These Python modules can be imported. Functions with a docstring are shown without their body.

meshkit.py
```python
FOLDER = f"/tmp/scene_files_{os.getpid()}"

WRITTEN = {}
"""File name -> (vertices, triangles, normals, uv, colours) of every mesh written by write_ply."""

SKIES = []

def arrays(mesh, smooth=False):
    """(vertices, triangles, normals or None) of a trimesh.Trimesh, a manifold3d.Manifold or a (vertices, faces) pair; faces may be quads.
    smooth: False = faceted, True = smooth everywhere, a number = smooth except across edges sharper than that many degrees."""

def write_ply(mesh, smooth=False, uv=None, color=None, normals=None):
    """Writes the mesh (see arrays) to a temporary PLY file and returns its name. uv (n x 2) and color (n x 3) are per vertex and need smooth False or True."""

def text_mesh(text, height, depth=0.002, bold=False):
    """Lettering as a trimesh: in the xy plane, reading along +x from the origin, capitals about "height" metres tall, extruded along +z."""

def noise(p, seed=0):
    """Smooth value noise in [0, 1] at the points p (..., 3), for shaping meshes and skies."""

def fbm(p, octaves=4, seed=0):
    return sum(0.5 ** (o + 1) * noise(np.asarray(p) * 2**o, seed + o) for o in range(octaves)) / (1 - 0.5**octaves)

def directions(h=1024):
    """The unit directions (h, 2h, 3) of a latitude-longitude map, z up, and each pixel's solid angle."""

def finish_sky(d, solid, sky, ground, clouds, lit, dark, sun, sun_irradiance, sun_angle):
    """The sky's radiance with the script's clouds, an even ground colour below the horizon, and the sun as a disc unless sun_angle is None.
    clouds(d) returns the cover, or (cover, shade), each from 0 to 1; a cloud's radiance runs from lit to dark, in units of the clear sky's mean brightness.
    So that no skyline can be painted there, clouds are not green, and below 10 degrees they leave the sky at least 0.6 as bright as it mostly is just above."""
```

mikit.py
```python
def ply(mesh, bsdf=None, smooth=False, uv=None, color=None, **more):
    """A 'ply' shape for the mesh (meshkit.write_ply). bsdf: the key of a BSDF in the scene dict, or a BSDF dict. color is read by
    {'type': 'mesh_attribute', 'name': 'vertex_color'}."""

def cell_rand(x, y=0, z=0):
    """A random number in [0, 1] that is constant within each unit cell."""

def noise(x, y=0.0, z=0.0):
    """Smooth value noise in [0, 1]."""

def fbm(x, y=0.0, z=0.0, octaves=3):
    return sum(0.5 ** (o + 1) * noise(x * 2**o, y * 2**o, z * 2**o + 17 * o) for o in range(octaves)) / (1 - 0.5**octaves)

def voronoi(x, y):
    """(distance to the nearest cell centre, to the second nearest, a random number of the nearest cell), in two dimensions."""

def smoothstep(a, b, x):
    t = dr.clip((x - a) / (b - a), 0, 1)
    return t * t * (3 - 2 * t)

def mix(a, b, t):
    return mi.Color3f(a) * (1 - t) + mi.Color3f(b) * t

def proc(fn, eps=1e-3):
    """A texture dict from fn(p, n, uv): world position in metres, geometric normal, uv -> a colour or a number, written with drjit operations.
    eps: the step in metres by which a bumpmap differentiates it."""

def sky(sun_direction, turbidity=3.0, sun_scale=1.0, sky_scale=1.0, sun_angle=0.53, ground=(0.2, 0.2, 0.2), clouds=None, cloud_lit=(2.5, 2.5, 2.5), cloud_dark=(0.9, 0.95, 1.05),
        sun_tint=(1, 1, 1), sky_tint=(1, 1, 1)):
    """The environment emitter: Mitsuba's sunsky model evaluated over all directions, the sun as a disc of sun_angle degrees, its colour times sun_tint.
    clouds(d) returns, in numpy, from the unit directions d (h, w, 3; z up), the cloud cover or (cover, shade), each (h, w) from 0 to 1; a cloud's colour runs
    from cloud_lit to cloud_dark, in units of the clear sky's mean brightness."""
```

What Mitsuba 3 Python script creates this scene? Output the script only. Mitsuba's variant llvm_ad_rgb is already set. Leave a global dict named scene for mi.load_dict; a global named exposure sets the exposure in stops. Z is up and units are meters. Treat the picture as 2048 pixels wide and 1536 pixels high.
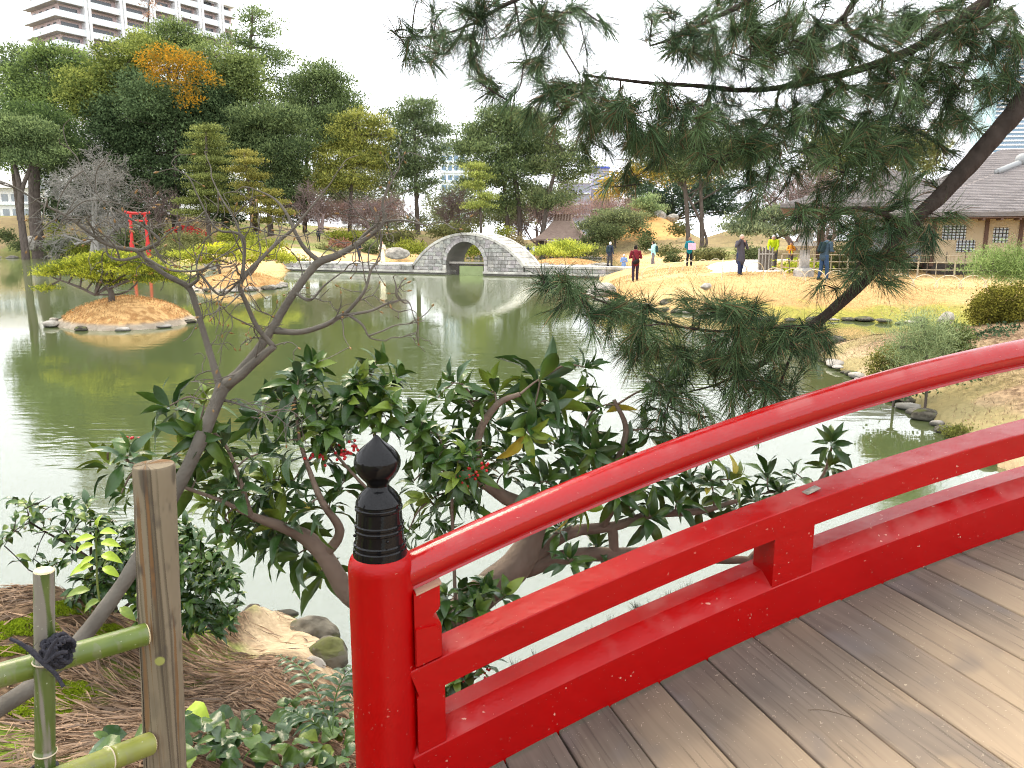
import math, random, numpy as np, trimesh, shapely, mitsuba as mi, drjit as dr, mikit, meshkit
from shapely.geometry import Polygon, LineString, Point
from mikit import noise, fbm, voronoi, cell_rand, smoothstep, mix, proc
T = mi.ScalarTransform4f
scene, labels = {}, {}
PI = math.pi
# ------------------------------------------------------------------ camera, sky, exposure
CAM_Z, FOC, HORIZON = 2.6, 1538.0, 482.0          # focal length and horizon row in pixels of the 2048 px wide photograph
TH = math.atan((768 - HORIZON) / FOC)
exposure = 3.4
scene['camera'] = {'type': 'perspective', 'fov': math.degrees(2 * math.atan(1024 / FOC)), 'fov_axis': 'x', 'near_clip': 0.05, 'far_clip': 6000.0,
    'to_world': T().look_at(origin=[0, 0, CAM_Z], target=[0, math.cos(TH), CAM_Z - math.sin(TH)], up=[0, 0, 1])}
scene['sky_light'] = mikit.sky([-0.35, 0.45, 0.8], turbidity=3, sun_scale=0.22, sun_angle=25, clouds=lambda d: 1.0, cloud_lit=(2.2, 2.25, 2.35))

# ------------------------------------------------------------------ helpers
def ray(px, py):
    a, b = (px - 1024) / FOC, (768 - py) / FOC
    return np.array([a, math.cos(TH) + b * math.sin(TH), -math.sin(TH) + b * math.cos(TH)])
def at(px, py, Y):                       # the point seen at a pixel, Y metres ahead of the camera
    d = ray(px, py)
    return np.array([0, 0, CAM_Z]) + d * (Y / d[1])
def on(px, py, z=0.0):                   # the point seen at a pixel, on the level z
    d = ray(px, py)
    return np.array([0, 0, CAM_Z]) + d * ((z - CAM_Z) / d[2])
count = {}
def numbered(name):
    n = count.get(name, 0)
    count[name] = n + 1
    return name if n == 0 else '%s_%03d' % (name, n)
def say(key, label=None, cat=None, group=None, kind=None):
    e = labels.setdefault(key, {})
    for k, v in (('label', label), ('category', cat), ('group', group), ('kind', kind)):
        if v: e[k] = v
    return key
def thing(name, label, cat, group=None):
    return say(numbered(name), label, cat, group)
def put(name, shape, parent=None, label=None, cat=None, group=None, kind=None):
    key = numbered(parent + '__' + name if parent else name)
    scene[key] = shape
    if label or cat or group or kind: say(key, label, cat, group, kind)
    return key
def obj(name, mesh, mat, parent=None, label=None, cat=None, group=None, kind=None, smooth=False, color=None, M=None):
    s = mikit.ply(mesh, mat, smooth=smooth, color=color)
    if M is not None: s['to_world'] = M
    return put(name, s, parent, label, cat, group, kind)
def box(x0, x1, y0, y1, z0, z1):
    m = trimesh.creation.box([x1 - x0, y1 - y0, z1 - z0])
    m.apply_translation([(x0 + x1) / 2, (y0 + y1) / 2, (z0 + z1) / 2])
    return m
def cat_(ms):
    return trimesh.util.concatenate(ms)
def spline(pts, n):
    """Catmull-Rom through the points (any number of columns), n samples per span"""
    p = np.asarray(pts, float)
    p = np.vstack([2 * p[0] - p[1], p, 2 * p[-1] - p[-2]])
    out = []
    for i in range(1, len(p) - 2):
        for t in np.linspace(0, 1, n, endpoint=False):
            a, b, c, d = p[i - 1], p[i], p[i + 1], p[i + 2]
            out.append(0.5 * (2 * b + (c - a) * t + (2 * a - 5 * b + 4 * c - d) * t * t + (3 * b - a - 3 * c + d) * t ** 3))
    out.append(p[-2])
    return np.array(out)
def frames(p):
    t = np.gradient(p, axis=0)
    t /= np.linalg.norm(t, axis=1, keepdims=True) + 1e-12
    a = np.cross(t[0], [0.31, 0.2, 0.93] if abs(t[0][2]) < 0.9 else [1, 0, 0])
    A = []
    for k in range(len(p)):
        a = a - t[k] * (a @ t[k])
        a /= np.linalg.norm(a) + 1e-12
        A.append(a)
    A = np.array(A)
    return t, A, np.cross(t, A)
def tube(p, r, sides=8, cap=True, bump=0.0, seed=0):
    p = np.asarray(p, float)
    r = np.broadcast_to(np.asarray(r, float), (len(p),))
    t, a, b = frames(p)
    ang = np.arange(sides) * 2 * PI / sides
    rr = np.repeat(r[:, None], sides, 1)
    if bump:
        d = np.cos(ang)[None, :, None] * a[:, None] + np.sin(ang)[None, :, None] * b[:, None]
        q = p[:, None] + d * rr[..., None]
        rr = rr * (1 + bump * (meshkit.fbm(q / max(r.max() * 1.6, 1e-4), 3, seed) - 0.5) * 2)
    v = p[:, None] + rr[..., None] * (np.cos(ang)[None, :, None] * a[:, None] + np.sin(ang)[None, :, None] * b[:, None])
    n = len(p)
    i, j = np.meshgrid(np.arange(n - 1), np.arange(sides), indexing='ij')
    j2 = (j + 1) % sides
    q = np.stack([i * sides + j, i * sides + j2, (i + 1) * sides + j2, (i + 1) * sides + j], -1).reshape(-1, 4)
    f = np.vstack([q[:, [0, 1, 2]], q[:, [0, 2, 3]]])
    v = v.reshape(-1, 3)
    if cap:
        k = len(v)
        v = np.vstack([v, p[0], p[-1]])
        s = np.arange(sides)
        f = np.vstack([f, np.stack([s * 0 + k, (s + 1) % sides, s], 1), np.stack([s * 0 + k + 1, (n - 1) * sides + s, (n - 1) * sides + (s + 1) % sides], 1)])
    return trimesh.Trimesh(v, f, process=False)
def lathe(prof, sides=40):
    prof = np.asarray(prof, float)
    n = len(prof)
    ang = np.arange(sides) * 2 * PI / sides
    v = np.stack([prof[:, :1] * np.cos(ang), prof[:, :1] * np.sin(ang), np.repeat(prof[:, 1:], sides, 1)], -1).reshape(-1, 3)
    i, j = np.meshgrid(np.arange(n - 1), np.arange(sides), indexing='ij')
    j2 = (j + 1) % sides
    q = np.stack([i * sides + j, i * sides + j2, (i + 1) * sides + j2, (i + 1) * sides + j], -1).reshape(-1, 4)
    f = np.vstack([q[:, [0, 1, 2]], q[:, [0, 2, 3]]])
    return trimesh.Trimesh(v, f, process=False)
def sweep(path, sec, closed=True):
    """sec: list of (a, b) section points for each path frame; path gives origins and two axes"""
    P, U, V = path
    sec = np.asarray(sec, float)
    v = P[:, None] + sec[None, :, :1] * U[:, None] + sec[None, :, 1:] * V[:, None]
    n, k = len(P), len(sec)
    i, j = np.meshgrid(np.arange(n - 1), np.arange(k), indexing='ij')
    j2 = (j + 1) % k
    q = np.stack([i * k + j, i * k + j2, (i + 1) * k + j2, (i + 1) * k + j], -1).reshape(-1, 4)
    f = np.vstack([q[:, [0, 1, 2]], q[:, [0, 2, 3]]])
    v = v.reshape(-1, 3)
    c0, c1 = len(v), len(v) + 1
    v = np.vstack([v, v[:k].mean(0), v[-k:].mean(0)])
    s = np.arange(k)
    f = np.vstack([f, np.stack([s * 0 + c0, (s + 1) % k, s], 1), np.stack([s * 0 + c1, (n - 1) * k + s, (n - 1) * k + (s + 1) % k], 1)])
    m = trimesh.Trimesh(v, f, process=False)
    m.fix_normals()
    return m
def rock(seed, sub=3, rough=0.35):
    m = trimesh.creation.icosphere(subdivisions=sub)
    v = m.vertices
    d = meshkit.fbm(v * 1.1 + seed * 7.3, 4, seed) - 0.5
    v = v * (1 + rough * 2 * d)[:, None]
    rs = np.random.default_rng(seed)
    for _ in range(5):                                   # a few flat broken faces
        n = rs.normal(size=3); n /= np.linalg.norm(n)
        o = rs.uniform(0.62, 0.9)
        k = v @ n
        v = v - np.maximum(k - o, 0)[:, None] * n * 0.85
    return trimesh.Trimesh(v / np.abs(v).max(0), m.faces, process=False)
def xform(p, scale=(1, 1, 1), rz=0.0, rx=0.0):
    return T().translate(list(map(float, p))).rotate([0, 0, 1], rz).rotate([1, 0, 0], rx).scale(list(map(float, np.broadcast_to(scale, 3))))
def mat(name, d):
    scene[name] = d
    return name
def rgb(*c): return {'type': 'rgb', 'value': list(c)}
def diffuse(name, c): return mat(name, {'type': 'twosided', 'bsdf': {'type': 'diffuse', 'reflectance': c if isinstance(c, dict) else rgb(*c)}})
def princ(name, c, rough=0.5, bump=None, scale=1.0, **k):
    d = {'type': 'principled', 'base_color': c if isinstance(c, dict) else rgb(*c), 'roughness': rough, **k}
    if bump: d = {'type': 'bumpmap', 'arbitrary': bump, 'scale': scale, 'bsdf': d}
    return mat(name, {'type': 'twosided', 'bsdf': d})
VC = {'type': 'mesh_attribute', 'name': 'vertex_color'}
princ('m_vertex', VC, 0.75, specular=0.2)
princ('m_needle', VC, 0.6, specular=0.08)
mat('m_leaf', {'type': 'principledthin', 'base_color': VC, 'roughness': 0.6, 'diff_trans': 0.8, 'eta': 1.35})
# ------------------------------------------------------------------ the pond and the land: one height field
def S(*px): return [tuple(on(x, y)[:2]) for x, y in px]
near_bank = Polygon([(-60, 7), (-9, 5.2), (-6, 4.2), (-4, 3.85), (-3.1, 3.75), (-2.5, 3.95), (-2.15, 4.35), (-1.95, 4.85), (-1.75, 5.08), (-1.5, 4.95), (-1.2, 4.6), (-0.95, 4.12), (-0.62, 3.55), (-0.3, 3.0), (0.0, 2.6), (0.5, 2.1), (1.0, 1.0), (1.6, -1), (2.5, -9), (3, -60), (-60, -60)])
right_bank = Polygon([(5.9, -60), (5.7, -2), (5.5, 3), (5.55, 6), (5.67, 8.2), (5.75, 8.9), (6.28, 11.4), (6.67, 13.9), (6.95, 17.2), (7.7, 18.6), (8.6, 18.4), (10, 18.6), (11.3, 19.6), (13, 20.6), (15, 22.0), (18, 21), (60, 20), (60, -60)])
lawn_land = Polygon([(6.4, 56.5), (5.4, 47), (4.2, 40), (3.85, 37.6), (3.9, 35), (4.6, 31.3), (5.6, 29.2), (6.8, 27.4), (8.7, 24.9), (10.2, 25.1), (11.3, 25.6), (12.3, 24.4), (13.4, 25.2), (14.3, 24.6), (15.2, 22.5), (18, 20.5), (60, 18), (70, 60), (60, 62), (20, 66), (12, 62)])
island_land = Polygon([(-14.85, 25.0), (-14.0, 23.6), (-12.9, 22.7), (-11.5, 22.5), (-10.7, 23.2), (-10.35, 24.4), (-10.6, 26), (-11.6, 27.2), (-13.2, 27.2), (-14.5, 26.3)])
islet_land = Polygon([(-18.9, 45.5), (-17.0, 41.2), (-14.6, 39.6), (-13.2, 42.0), (-13.4, 46.2), (-14.8, 49), (-17, 50), (-19, 49)])
sand_land = Polygon([(1.5, 84), (4.5, 81.5), (8, 82), (10.5, 85), (8, 88), (3.5, 88)])
far_land = Polygon([(-400, 118), (-80, 119), (-66, 121), (-53, 114), (-46, 103), (-41, 92), (-35, 80), (-28, 72), (-20.5, 68.5), (-18.8, 71), (-20, 84), (-18, 100), (-11, 116), (0, 123), (10, 122), (14.5, 112), (17, 94), (16, 74), (11, 62), (13, 60), (70, 58), (400, 50), (2600, 100), (2600, 2600), (-2600, 2600), (-2600, 118)])
LANDS = [near_bank, right_bank, lawn_land, island_land, islet_land, sand_land, far_land]
def sst(a, b, x):
    t = np.clip((x - a) / (b - a), 0, 1)
    return t * t * (3 - 2 * t)
def gauss(x, y, cx, cy, sx, sy): return np.exp(-((x - cx) / sx) ** 2 / 2 - ((y - cy) / sy) ** 2 / 2)
def height(xy, inside=False):
    xy = np.atleast_2d(np.asarray(xy, float))
    x, y = xy[:, 0], xy[:, 1]
    pts = shapely.points(xy)
    h, which = np.full(len(xy), -0.7), np.full(len(xy), -1)
    dmin = np.full(len(xy), 1e9)
    for k, poly in enumerate(LANDS):
        shapely.prepare(poly)
        ins = shapely.contains(poly, pts)
        d = shapely.distance(poly.exterior, pts)
        dmin = np.minimum(dmin, np.where(ins, 0, d))
        if k == 0:
            g = np.clip(1.05 - (y - 2) * 0.385, 0.11, 1.0)
            m = 0.97 + 0.06 * np.sin(x * 2.1) - 0.02 * (y - 3)
            w = sst(-1.45, -2.15, x) * sst(0.5, 2.2, y)
            g = g * (1 - w) + np.clip(m, 0.5, 1.1) * w
            g = np.minimum(g, 0.05 + d * (0.75 + 0.75 * sst(-1.7, -2.3, x)))
            s = (x + 0.354) * 0.951 + (y - 1.95) * 0.309
            g = np.where(s > -0.1, np.minimum(g, 0.72), g)
            g = g + 0.10 * (meshkit.fbm(np.stack([x * 1.6, y * 1.6, x * 0], 1), 4, 3) - 0.5) + 0.035 * (meshkit.fbm(np.stack([x * 9, y * 9, x * 0], 1), 3, 5) - 0.5)
        elif k == 1:
            g = 0.1 + 1.5 * (1 - np.exp(-d / 3.6)) + 0.25 * (meshkit.fbm(np.stack([x * .6, y * .6, x * 0], 1), 4, 8) - 0.5) * sst(0, 1, d)
        elif k == 2:
            g = 0.12 + 1.22 * (1 - np.exp(-np.maximum(d - 0.25, 0) / 2.6)) + 0.08 * (meshkit.fbm(np.stack([x * .5, y * .5, x * 0], 1), 3, 9) - 0.5)
        elif k == 3:
            g = 0.10 + 0.86 * (1 - np.exp(-np.maximum(d - .12, 0) / 0.95)) + 0.10 * (meshkit.fbm(np.stack([x * 1.5, y * 1.5, x * 0], 1), 3, 4) - 0.5)
        elif k in (4, 5):
            g = 0.10 + 0.9 * (1 - np.exp(-d / 1.6))
        else:
            g = 0.25 + 1.9 * (1 - np.exp(-d / 5)) + 0.25 * (meshkit.fbm(np.stack([x * .2, y * .2, x * 0], 1), 3, 6) - 0.5)
            g += sst(0, 22, d) * (5.2 * sst(-38, -62, x) * sst(112, 150, y) + 2.4 * gauss(x, y, -22, 140, 16, 16) + 1.2 * gauss(x, y, -32, 112, 7, 9))
            g += 5.4 * gauss(x, y, 22.6, 131, 4.6, 6) * sst(0, 6, d) + 1.6 * gauss(x, y, 15.5, 126, 3.2, 5) * sst(0, 6, d) + 2.2 * gauss(x, y, 33, 112, 4, 4)
        h = np.where(ins & (g > h), g, h)
        which = np.where(ins, k, which)
    h = np.where(which < 0, np.maximum(-0.02 - dmin * 0.7, -0.9), h)
    return (h, which) if inside else h
def hz(x, y): return float(height([(x, y)])[0])
def lay(px, py, z0=0.5):
    """the ground point seen at a pixel"""
    d = ray(px, py)
    t = np.geomspace(1.2, 300, 900)
    p = np.array([0, 0, CAM_Z]) + t[:, None] * d
    g = np.maximum(height(p[:, :2]), 0)
    k = np.argmax(p[:, 2] <= g)
    return np.array([p[k, 0], p[k, 1], g[k]])

def needle_ground(p, n, uv):
    big, fine = fbm(p.x * 1.7, p.y * 1.7, 0, 3), fbm(p.x * 40, p.y * 40, p.z * 40, 3)
    c = mix((0.05, 0.033, 0.02), (0.185, 0.125, 0.075), smoothstep(0.25, 0.8, fine))
    moss = smoothstep(0.50, 0.62, fbm(p.x * 2.3 + 3, p.y * 2.3, p.z * 2, 4)) * smoothstep(-1.25, -1.75, p.x)
    c = mix(c, mix((0.05, 0.10, 0.012), (0.22, 0.32, 0.03), fbm(p.x * 60, p.y * 60, p.z * 60, 2)), moss)
    sand = smoothstep(0.34, 0.18, p.z + 0.12 * (big - 0.5)) * smoothstep(3.4, 4.0, p.y)
    return mix(c, mix((0.30, 0.225, 0.135), (0.54, 0.43, 0.28), fine), sand)
def soil_height(p, n, uv): return fbm(p.x * 55, p.y * 55, p.z * 55, 3)
princ('m_bank', proc(needle_ground), 0.95, bump=proc(soil_height, 2e-3), scale=0.012, specular=0.1)
def lawn_color(p, n, uv):
    big = fbm(p.x * 0.35, p.y * 0.35, 0, 3)
    fine = fbm(p.x * 9, p.y * 5, p.z * 9, 3)
    c = mix((0.46, 0.345, 0.165), (0.43, 0.265, 0.115), smoothstep(0.35, 0.65, big) * 0.7 + smoothstep(1.1, 0.5, p.z) * 0.35)
    c = c * (0.74 + 0.5 * fine)
    edge = smoothstep(0.62, 0.30, p.z + 0.5 * (fbm(p.x * 1.2, p.y * 1.2, 0, 3) - 0.5)) * smoothstep(7.0, 9.5, p.x) 
    return mix(c, mix((0.14, 0.17, 0.03), (0.34, 0.35, 0.06), fine), edge * 0.8)
def turf_height(p, n, uv): return fbm(p.x * 14, p.y * 14, p.z * 14, 3)
princ('m_lawn', proc(lawn_color), 0.95, bump=proc(turf_height, 1e-2), scale=0.03, specular=0.1)
def island_color(p, n, uv):
    fine = fbm(p.x * 7, p.y * 7, p.z * 7, 3)
    c = mix((0.34, 0.18, 0.07), (0.55, 0.35, 0.155), smoothstep(0.3, 0.7, fine))
    return mix(mix((0.20, 0.165, 0.12), (0.42, 0.36, 0.28), fine), c, smoothstep(0.10, 0.22, p.z + 0.06 * (fine - 0.5)))
princ('m_island', proc(island_color), 0.95, bump=proc(turf_height, 1e-2), scale=0.04, specular=0.1)
def right_color(p, n, uv):
    fine = fbm(p.x * 18, p.y * 18, p.z * 18, 3)
    c = mix((0.12, 0.075, 0.045), (0.33, 0.23, 0.14), smoothstep(0.25, 0.75, fine))
    g = smoothstep(0.42, 0.6, fbm(p.x * 1.3, p.y * 1.3, 0, 3)) * smoothstep(0.9, 0.35, p.z)
    return mix(mix(c, (0.46, 0.36, 0.21), smoothstep(0.55, 0.2, p.z) * 0.7), mix((0.12, 0.12, 0.03), (0.27, 0.25, 0.09), fine), g * 0.5)
princ('m_right_bank', proc(right_color), 0.95, bump=proc(soil_height, 2e-3), scale=0.02, specular=0.1)
def far_color(p, n, uv):
    fine = fbm(p.x * 1.2, p.y * 1.2, p.z * 1.2, 4)
    big = fbm(p.x * 0.12, p.y * 0.12, 0, 3)
    c = mix((0.16, 0.12, 0.07), (0.30, 0.24, 0.12), fine)
    c = mix(c, (0.15, 0.19, 0.05), smoothstep(0.45, 0.6, big) * 0.75 * smoothstep(32, 18, p.x))
    dx, dy = (p.x - 21.5) / 7.5, (p.y - 130) / 11
    dry = smoothstep(1.15, 0.8, dx * dx + dy * dy + 0.9 * (fine - 0.5))
    c = mix(c, mix((0.55, 0.27, 0.09), (0.72, 0.44, 0.18), fine), dry)
    shore = smoothstep(1.3, 0.55, p.z + 0.5 * (fine - 0.5)) * smoothstep(-30, -22, p.x)
    c = mix(c, (0.66, 0.42, 0.20), shore)
    dx2, dy2 = (p.x + 26) / 9.0, (p.y - 84) / 9
    return mix(c, (0.62, 0.45, 0.21), smoothstep(1.2, 0.7, dx2 * dx2 + dy2 * dy2 + 0.8 * (fine - 0.5)))
princ('m_far', proc(far_color), 0.95, specular=0.1)
def gravel_color(p, n, uv): return mi.Color3f(mix((0.45, 0.42, 0.37), (0.68, 0.64, 0.58), fbm(p.x * 22, p.y * 22, 0, 2)))
princ('m_gravel', proc(gravel_color), 0.9)

ang = np.radians(np.concatenate([np.arange(-44, 44, 0.17), np.arange(44, 316, 3.4)]))
rad = np.geomspace(0.5, 2400, 500)
AA, RR = np.meshgrid(ang, rad)
gx, gy = RR * np.sin(AA), RR * np.cos(AA)
GH, GW = height(np.stack([gx.ravel(), gy.ravel()], 1), True)
V = np.stack([gx.ravel(), gy.ravel(), GH], 1)
na = len(ang)
ii, jj = np.meshgrid(np.arange(len(rad) - 1), np.arange(na), indexing='ij')
j2 = (jj + 1) % na
Q = np.stack([ii * na + jj, ii * na + j2, (ii + 1) * na + j2, (ii + 1) * na + jj], -1).reshape(-1, 4)
keep = (GH[Q] > -0.75).any(1)
Q = Q[keep]
QW = GW[Q].max(1)
qc = V[Q].mean(1)
path_line = LineString([(12.2, 35.3), (11.2, 37.5), (12.0, 42), (14, 48), (18, 55), (30, 60)])
path_area = path_line.buffer(1.5).union(Polygon([(9.0, 35.6), (12.6, 34.2), (13.6, 37), (10.5, 39)]))
QW = np.where(shapely.contains(path_area, shapely.points(qc[:, :2])), 7, QW)
GROUNDS = {0: ('near_bank_ground', 'm_bank', 'needle-strewn earth bank with moss below the fence and bridge', 'ground'), 1: ('right_bank_ground', 'm_right_bank', 'brown earth bank beyond the red railing on the right', 'ground'),
    2: ('lawn', 'm_lawn', 'dry golden lawn sloping to the pond in front of the tea house', 'lawn'), 3: ('island_ground', 'm_island', 'dry grass mound of the small pine island', 'ground'),
    4: ('islet_ground', 'm_island', 'grassy islet behind the pine island', 'ground'), 5: ('sand_islet_ground', 'm_island', 'orange islet in the far water behind the stone causeway', 'ground'),
    6: ('far_ground', 'm_far', 'far garden shore and hills under the trees', 'ground'), -1: ('pond_bed', 'm_right_bank', 'muddy pond bed', 'ground'), 7: ('gravel_path', 'm_gravel', 'pale gravel path crossing behind the lawn', 'path')}
for k, (name, m, lab, c) in GROUNDS.items():
    q = Q[QW == k]
    if not len(q): continue
    f = np.vstack([q[:, [0, 2, 1]], q[:, [0, 3, 2]]])
    u, inv = np.unique(f, return_inverse=True)
    obj(name, (V[u], inv.reshape(-1, 3)), m, smooth=True, label=lab, cat=c, kind='structure')
# water: one sheet with a small swell in its relief
def ripple(p, n, uv):
    a = noise(p.x * 2.2, p.y * 7.5) + 0.5 * noise(p.x * 5.0 + 9, p.y * 17) + 0.2 * noise(p.x * 16, p.y * 30)
    calm = smoothstep(0.40, 0.62, fbm(p.x * 0.06 + 4, p.y * 0.10, 0, 2))
    return a * (0.25 + 0.75 * calm)
scene['m_water'] = {'type': 'bumpmap', 'arbitrary': proc(ripple, 4e-3), 'scale': 0.0020, 'bsdf': {'type': 'principled', 'base_color': rgb(0.058, 0.074, 0.028), 'roughness': 0.015, 'eta': 2.9}}
wv = np.array([[-2500, -40, 0], [2500, -40, 0], [2500, 2500, 0], [-2500, 2500, 0.0]])
obj('pond_water', (wv, np.array([[0, 1, 2], [0, 2, 3]])), 'm_water', label='green pond reflecting the trees and the bright sky', cat='pond', kind='structure')
# ------------------------------------------------------------------ the red bridge
AX = math.radians(18)
BA, BN = np.array([math.cos(AX), math.sin(AX), 0]), np.array([-math.sin(AX), math.cos(AX), 0])     # along the bridge; across it, away from the camera
BO = np.array([-0.354, 1.95, 0.0])
def bp(s, o, z): return BO + BA * s + BN * o + np.array([0, 0, z])
def deck_z(s): return 1.006 + 0.3632 * s - 0.047 * s * s
def beam_z(s): return 1.163 + 0.351 * s - 0.0458 * s * s
def mid_z(s): return 1.4256 + 0.3389 * s - 0.0465 * s * s
def top_z(s): return 1.690 + 0.3683 * s - 0.0585 * s * s
def red_paint(p, n, uv):
    a = fbm(p.x * 5, p.y * 5, p.z * 2, 3)
    c = mix((0.295, 0.0004, 0.0006), (0.355, 0.0006, 0.0007), a)
    low = smoothstep(1.55, 1.1, p.z - 0.32 * (p.x + 0.35))
    chip = smoothstep(0.82, 0.85, noise(p.x * 120, p.y * 90, p.z * 90) * 0.7 + 0.3 * noise(p.x * 22, p.y * 22, p.z * 22)) * low
    chip = chip * smoothstep(0.45, 0.6, fbm(p.x * 4, p.y * 4, p.z * 4, 2)) + smoothstep(0.93, 0.95, noise(p.x * 150, p.y * 150, p.z * 150)) * 0.4
    c = mix(c, (0.62, 0.33, 0.25), dr.minimum(chip, 1) * 0.8)
    dust = smoothstep(0.42, 0.75, fbm(p.x * 9, p.y * 9, 0, 4)) * smoothstep(0.35, 0.8, n.z) * 0.22
    return mix(c, (0.42, 0.20, 0.18), dust)
def paint_height(p, n, uv): return fbm(p.x * 16, p.y * 16, p.z * 16, 3) + 0.15 * noise(p.x * 220, p.y * 220, p.z * 220)
princ('m_red', proc(red_paint), 0.34, bump=proc(paint_height, 1e-3), scale=0.0028, specular=0.27)
princ('m_red_gloss', proc(red_paint), 0.16, bump=proc(paint_height, 1e-3), scale=0.0012, specular=0.5, clearcoat=0.2, clearcoat_gloss=0.9)
princ('m_black_cap', proc(lambda p, n, uv: mi.Color3f(mix((0.003, 0.003, 0.0035), (0.008, 0.008, 0.009), fbm(p.x * 30, p.y * 30, p.z * 30, 3)))), 0.09, bump=proc(paint_height, 1e-3), scale=0.0008, specular=0.26)
princ('m_caulk', (0.36, 0.22, 0.15), 0.9)
ss = np.linspace(0.06, 4.6, 110)
def rail_path(zf, o=0.0):
    P = np.array([bp(s, o, zf(s)) for s in ss])
    t = np.gradient(P, axis=0); t /= np.linalg.norm(t, axis=1, keepdims=True)
    return P, np.repeat(BN[None], len(ss), 0), np.cross(BN[None], t) * -1
rail = thing('bridge_railing', 'glossy vermilion curved railing with black onion-topped end post on the wooden bridge', 'railing')
U = lambda path: (path[0], path[1], np.abs(path[2]) * [1, 1, 1] if False else path[2])
def up_ok(path):
    P, A, B = path
    B = np.where(B[:, 2:] < 0, -B, B)
    return P, A, B
# bottom beam: upright near face, bevelled shoulder, flat top (section: across, up; 0 = near top arris)
beam = up_ok(rail_path(beam_z))
obj('bottom_beam', sweep(beam, [(-0.060, -0.20), (-0.060, -0.004), (-0.057, 0.0), (-0.004, 0.034), (0.0, 0.036), (0.072, 0.036), (0.076, 0.032), (0.11, 0.0), (0.113, -0.20)]), 'm_red', rail, smooth=25)
midp = up_ok(rail_path(mid_z))
obj('middle_rail', sweep(midp, [(-0.060, -0.083), (-0.060, -0.003), (-0.057, 0.0), (0.045, 0.004), (0.049, 0.001), (0.049, -0.083)]), 'm_red', rail, smooth=25)
topp = up_ok(rail_path(top_z))
a = np.linspace(-0.32 * PI, 1.32 * PI, 26)
sec = [(-0.050 * math.cos(t), 0.046 * math.sin(t)) for t in a] 
sec = [(0.030, -0.046), (-0.030, -0.046)] + [(-x, z) for x, z in reversed(sec)]
obj('top_rail', sweep(topp, sec), 'm_red_gloss', rail, smooth=28)
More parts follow.
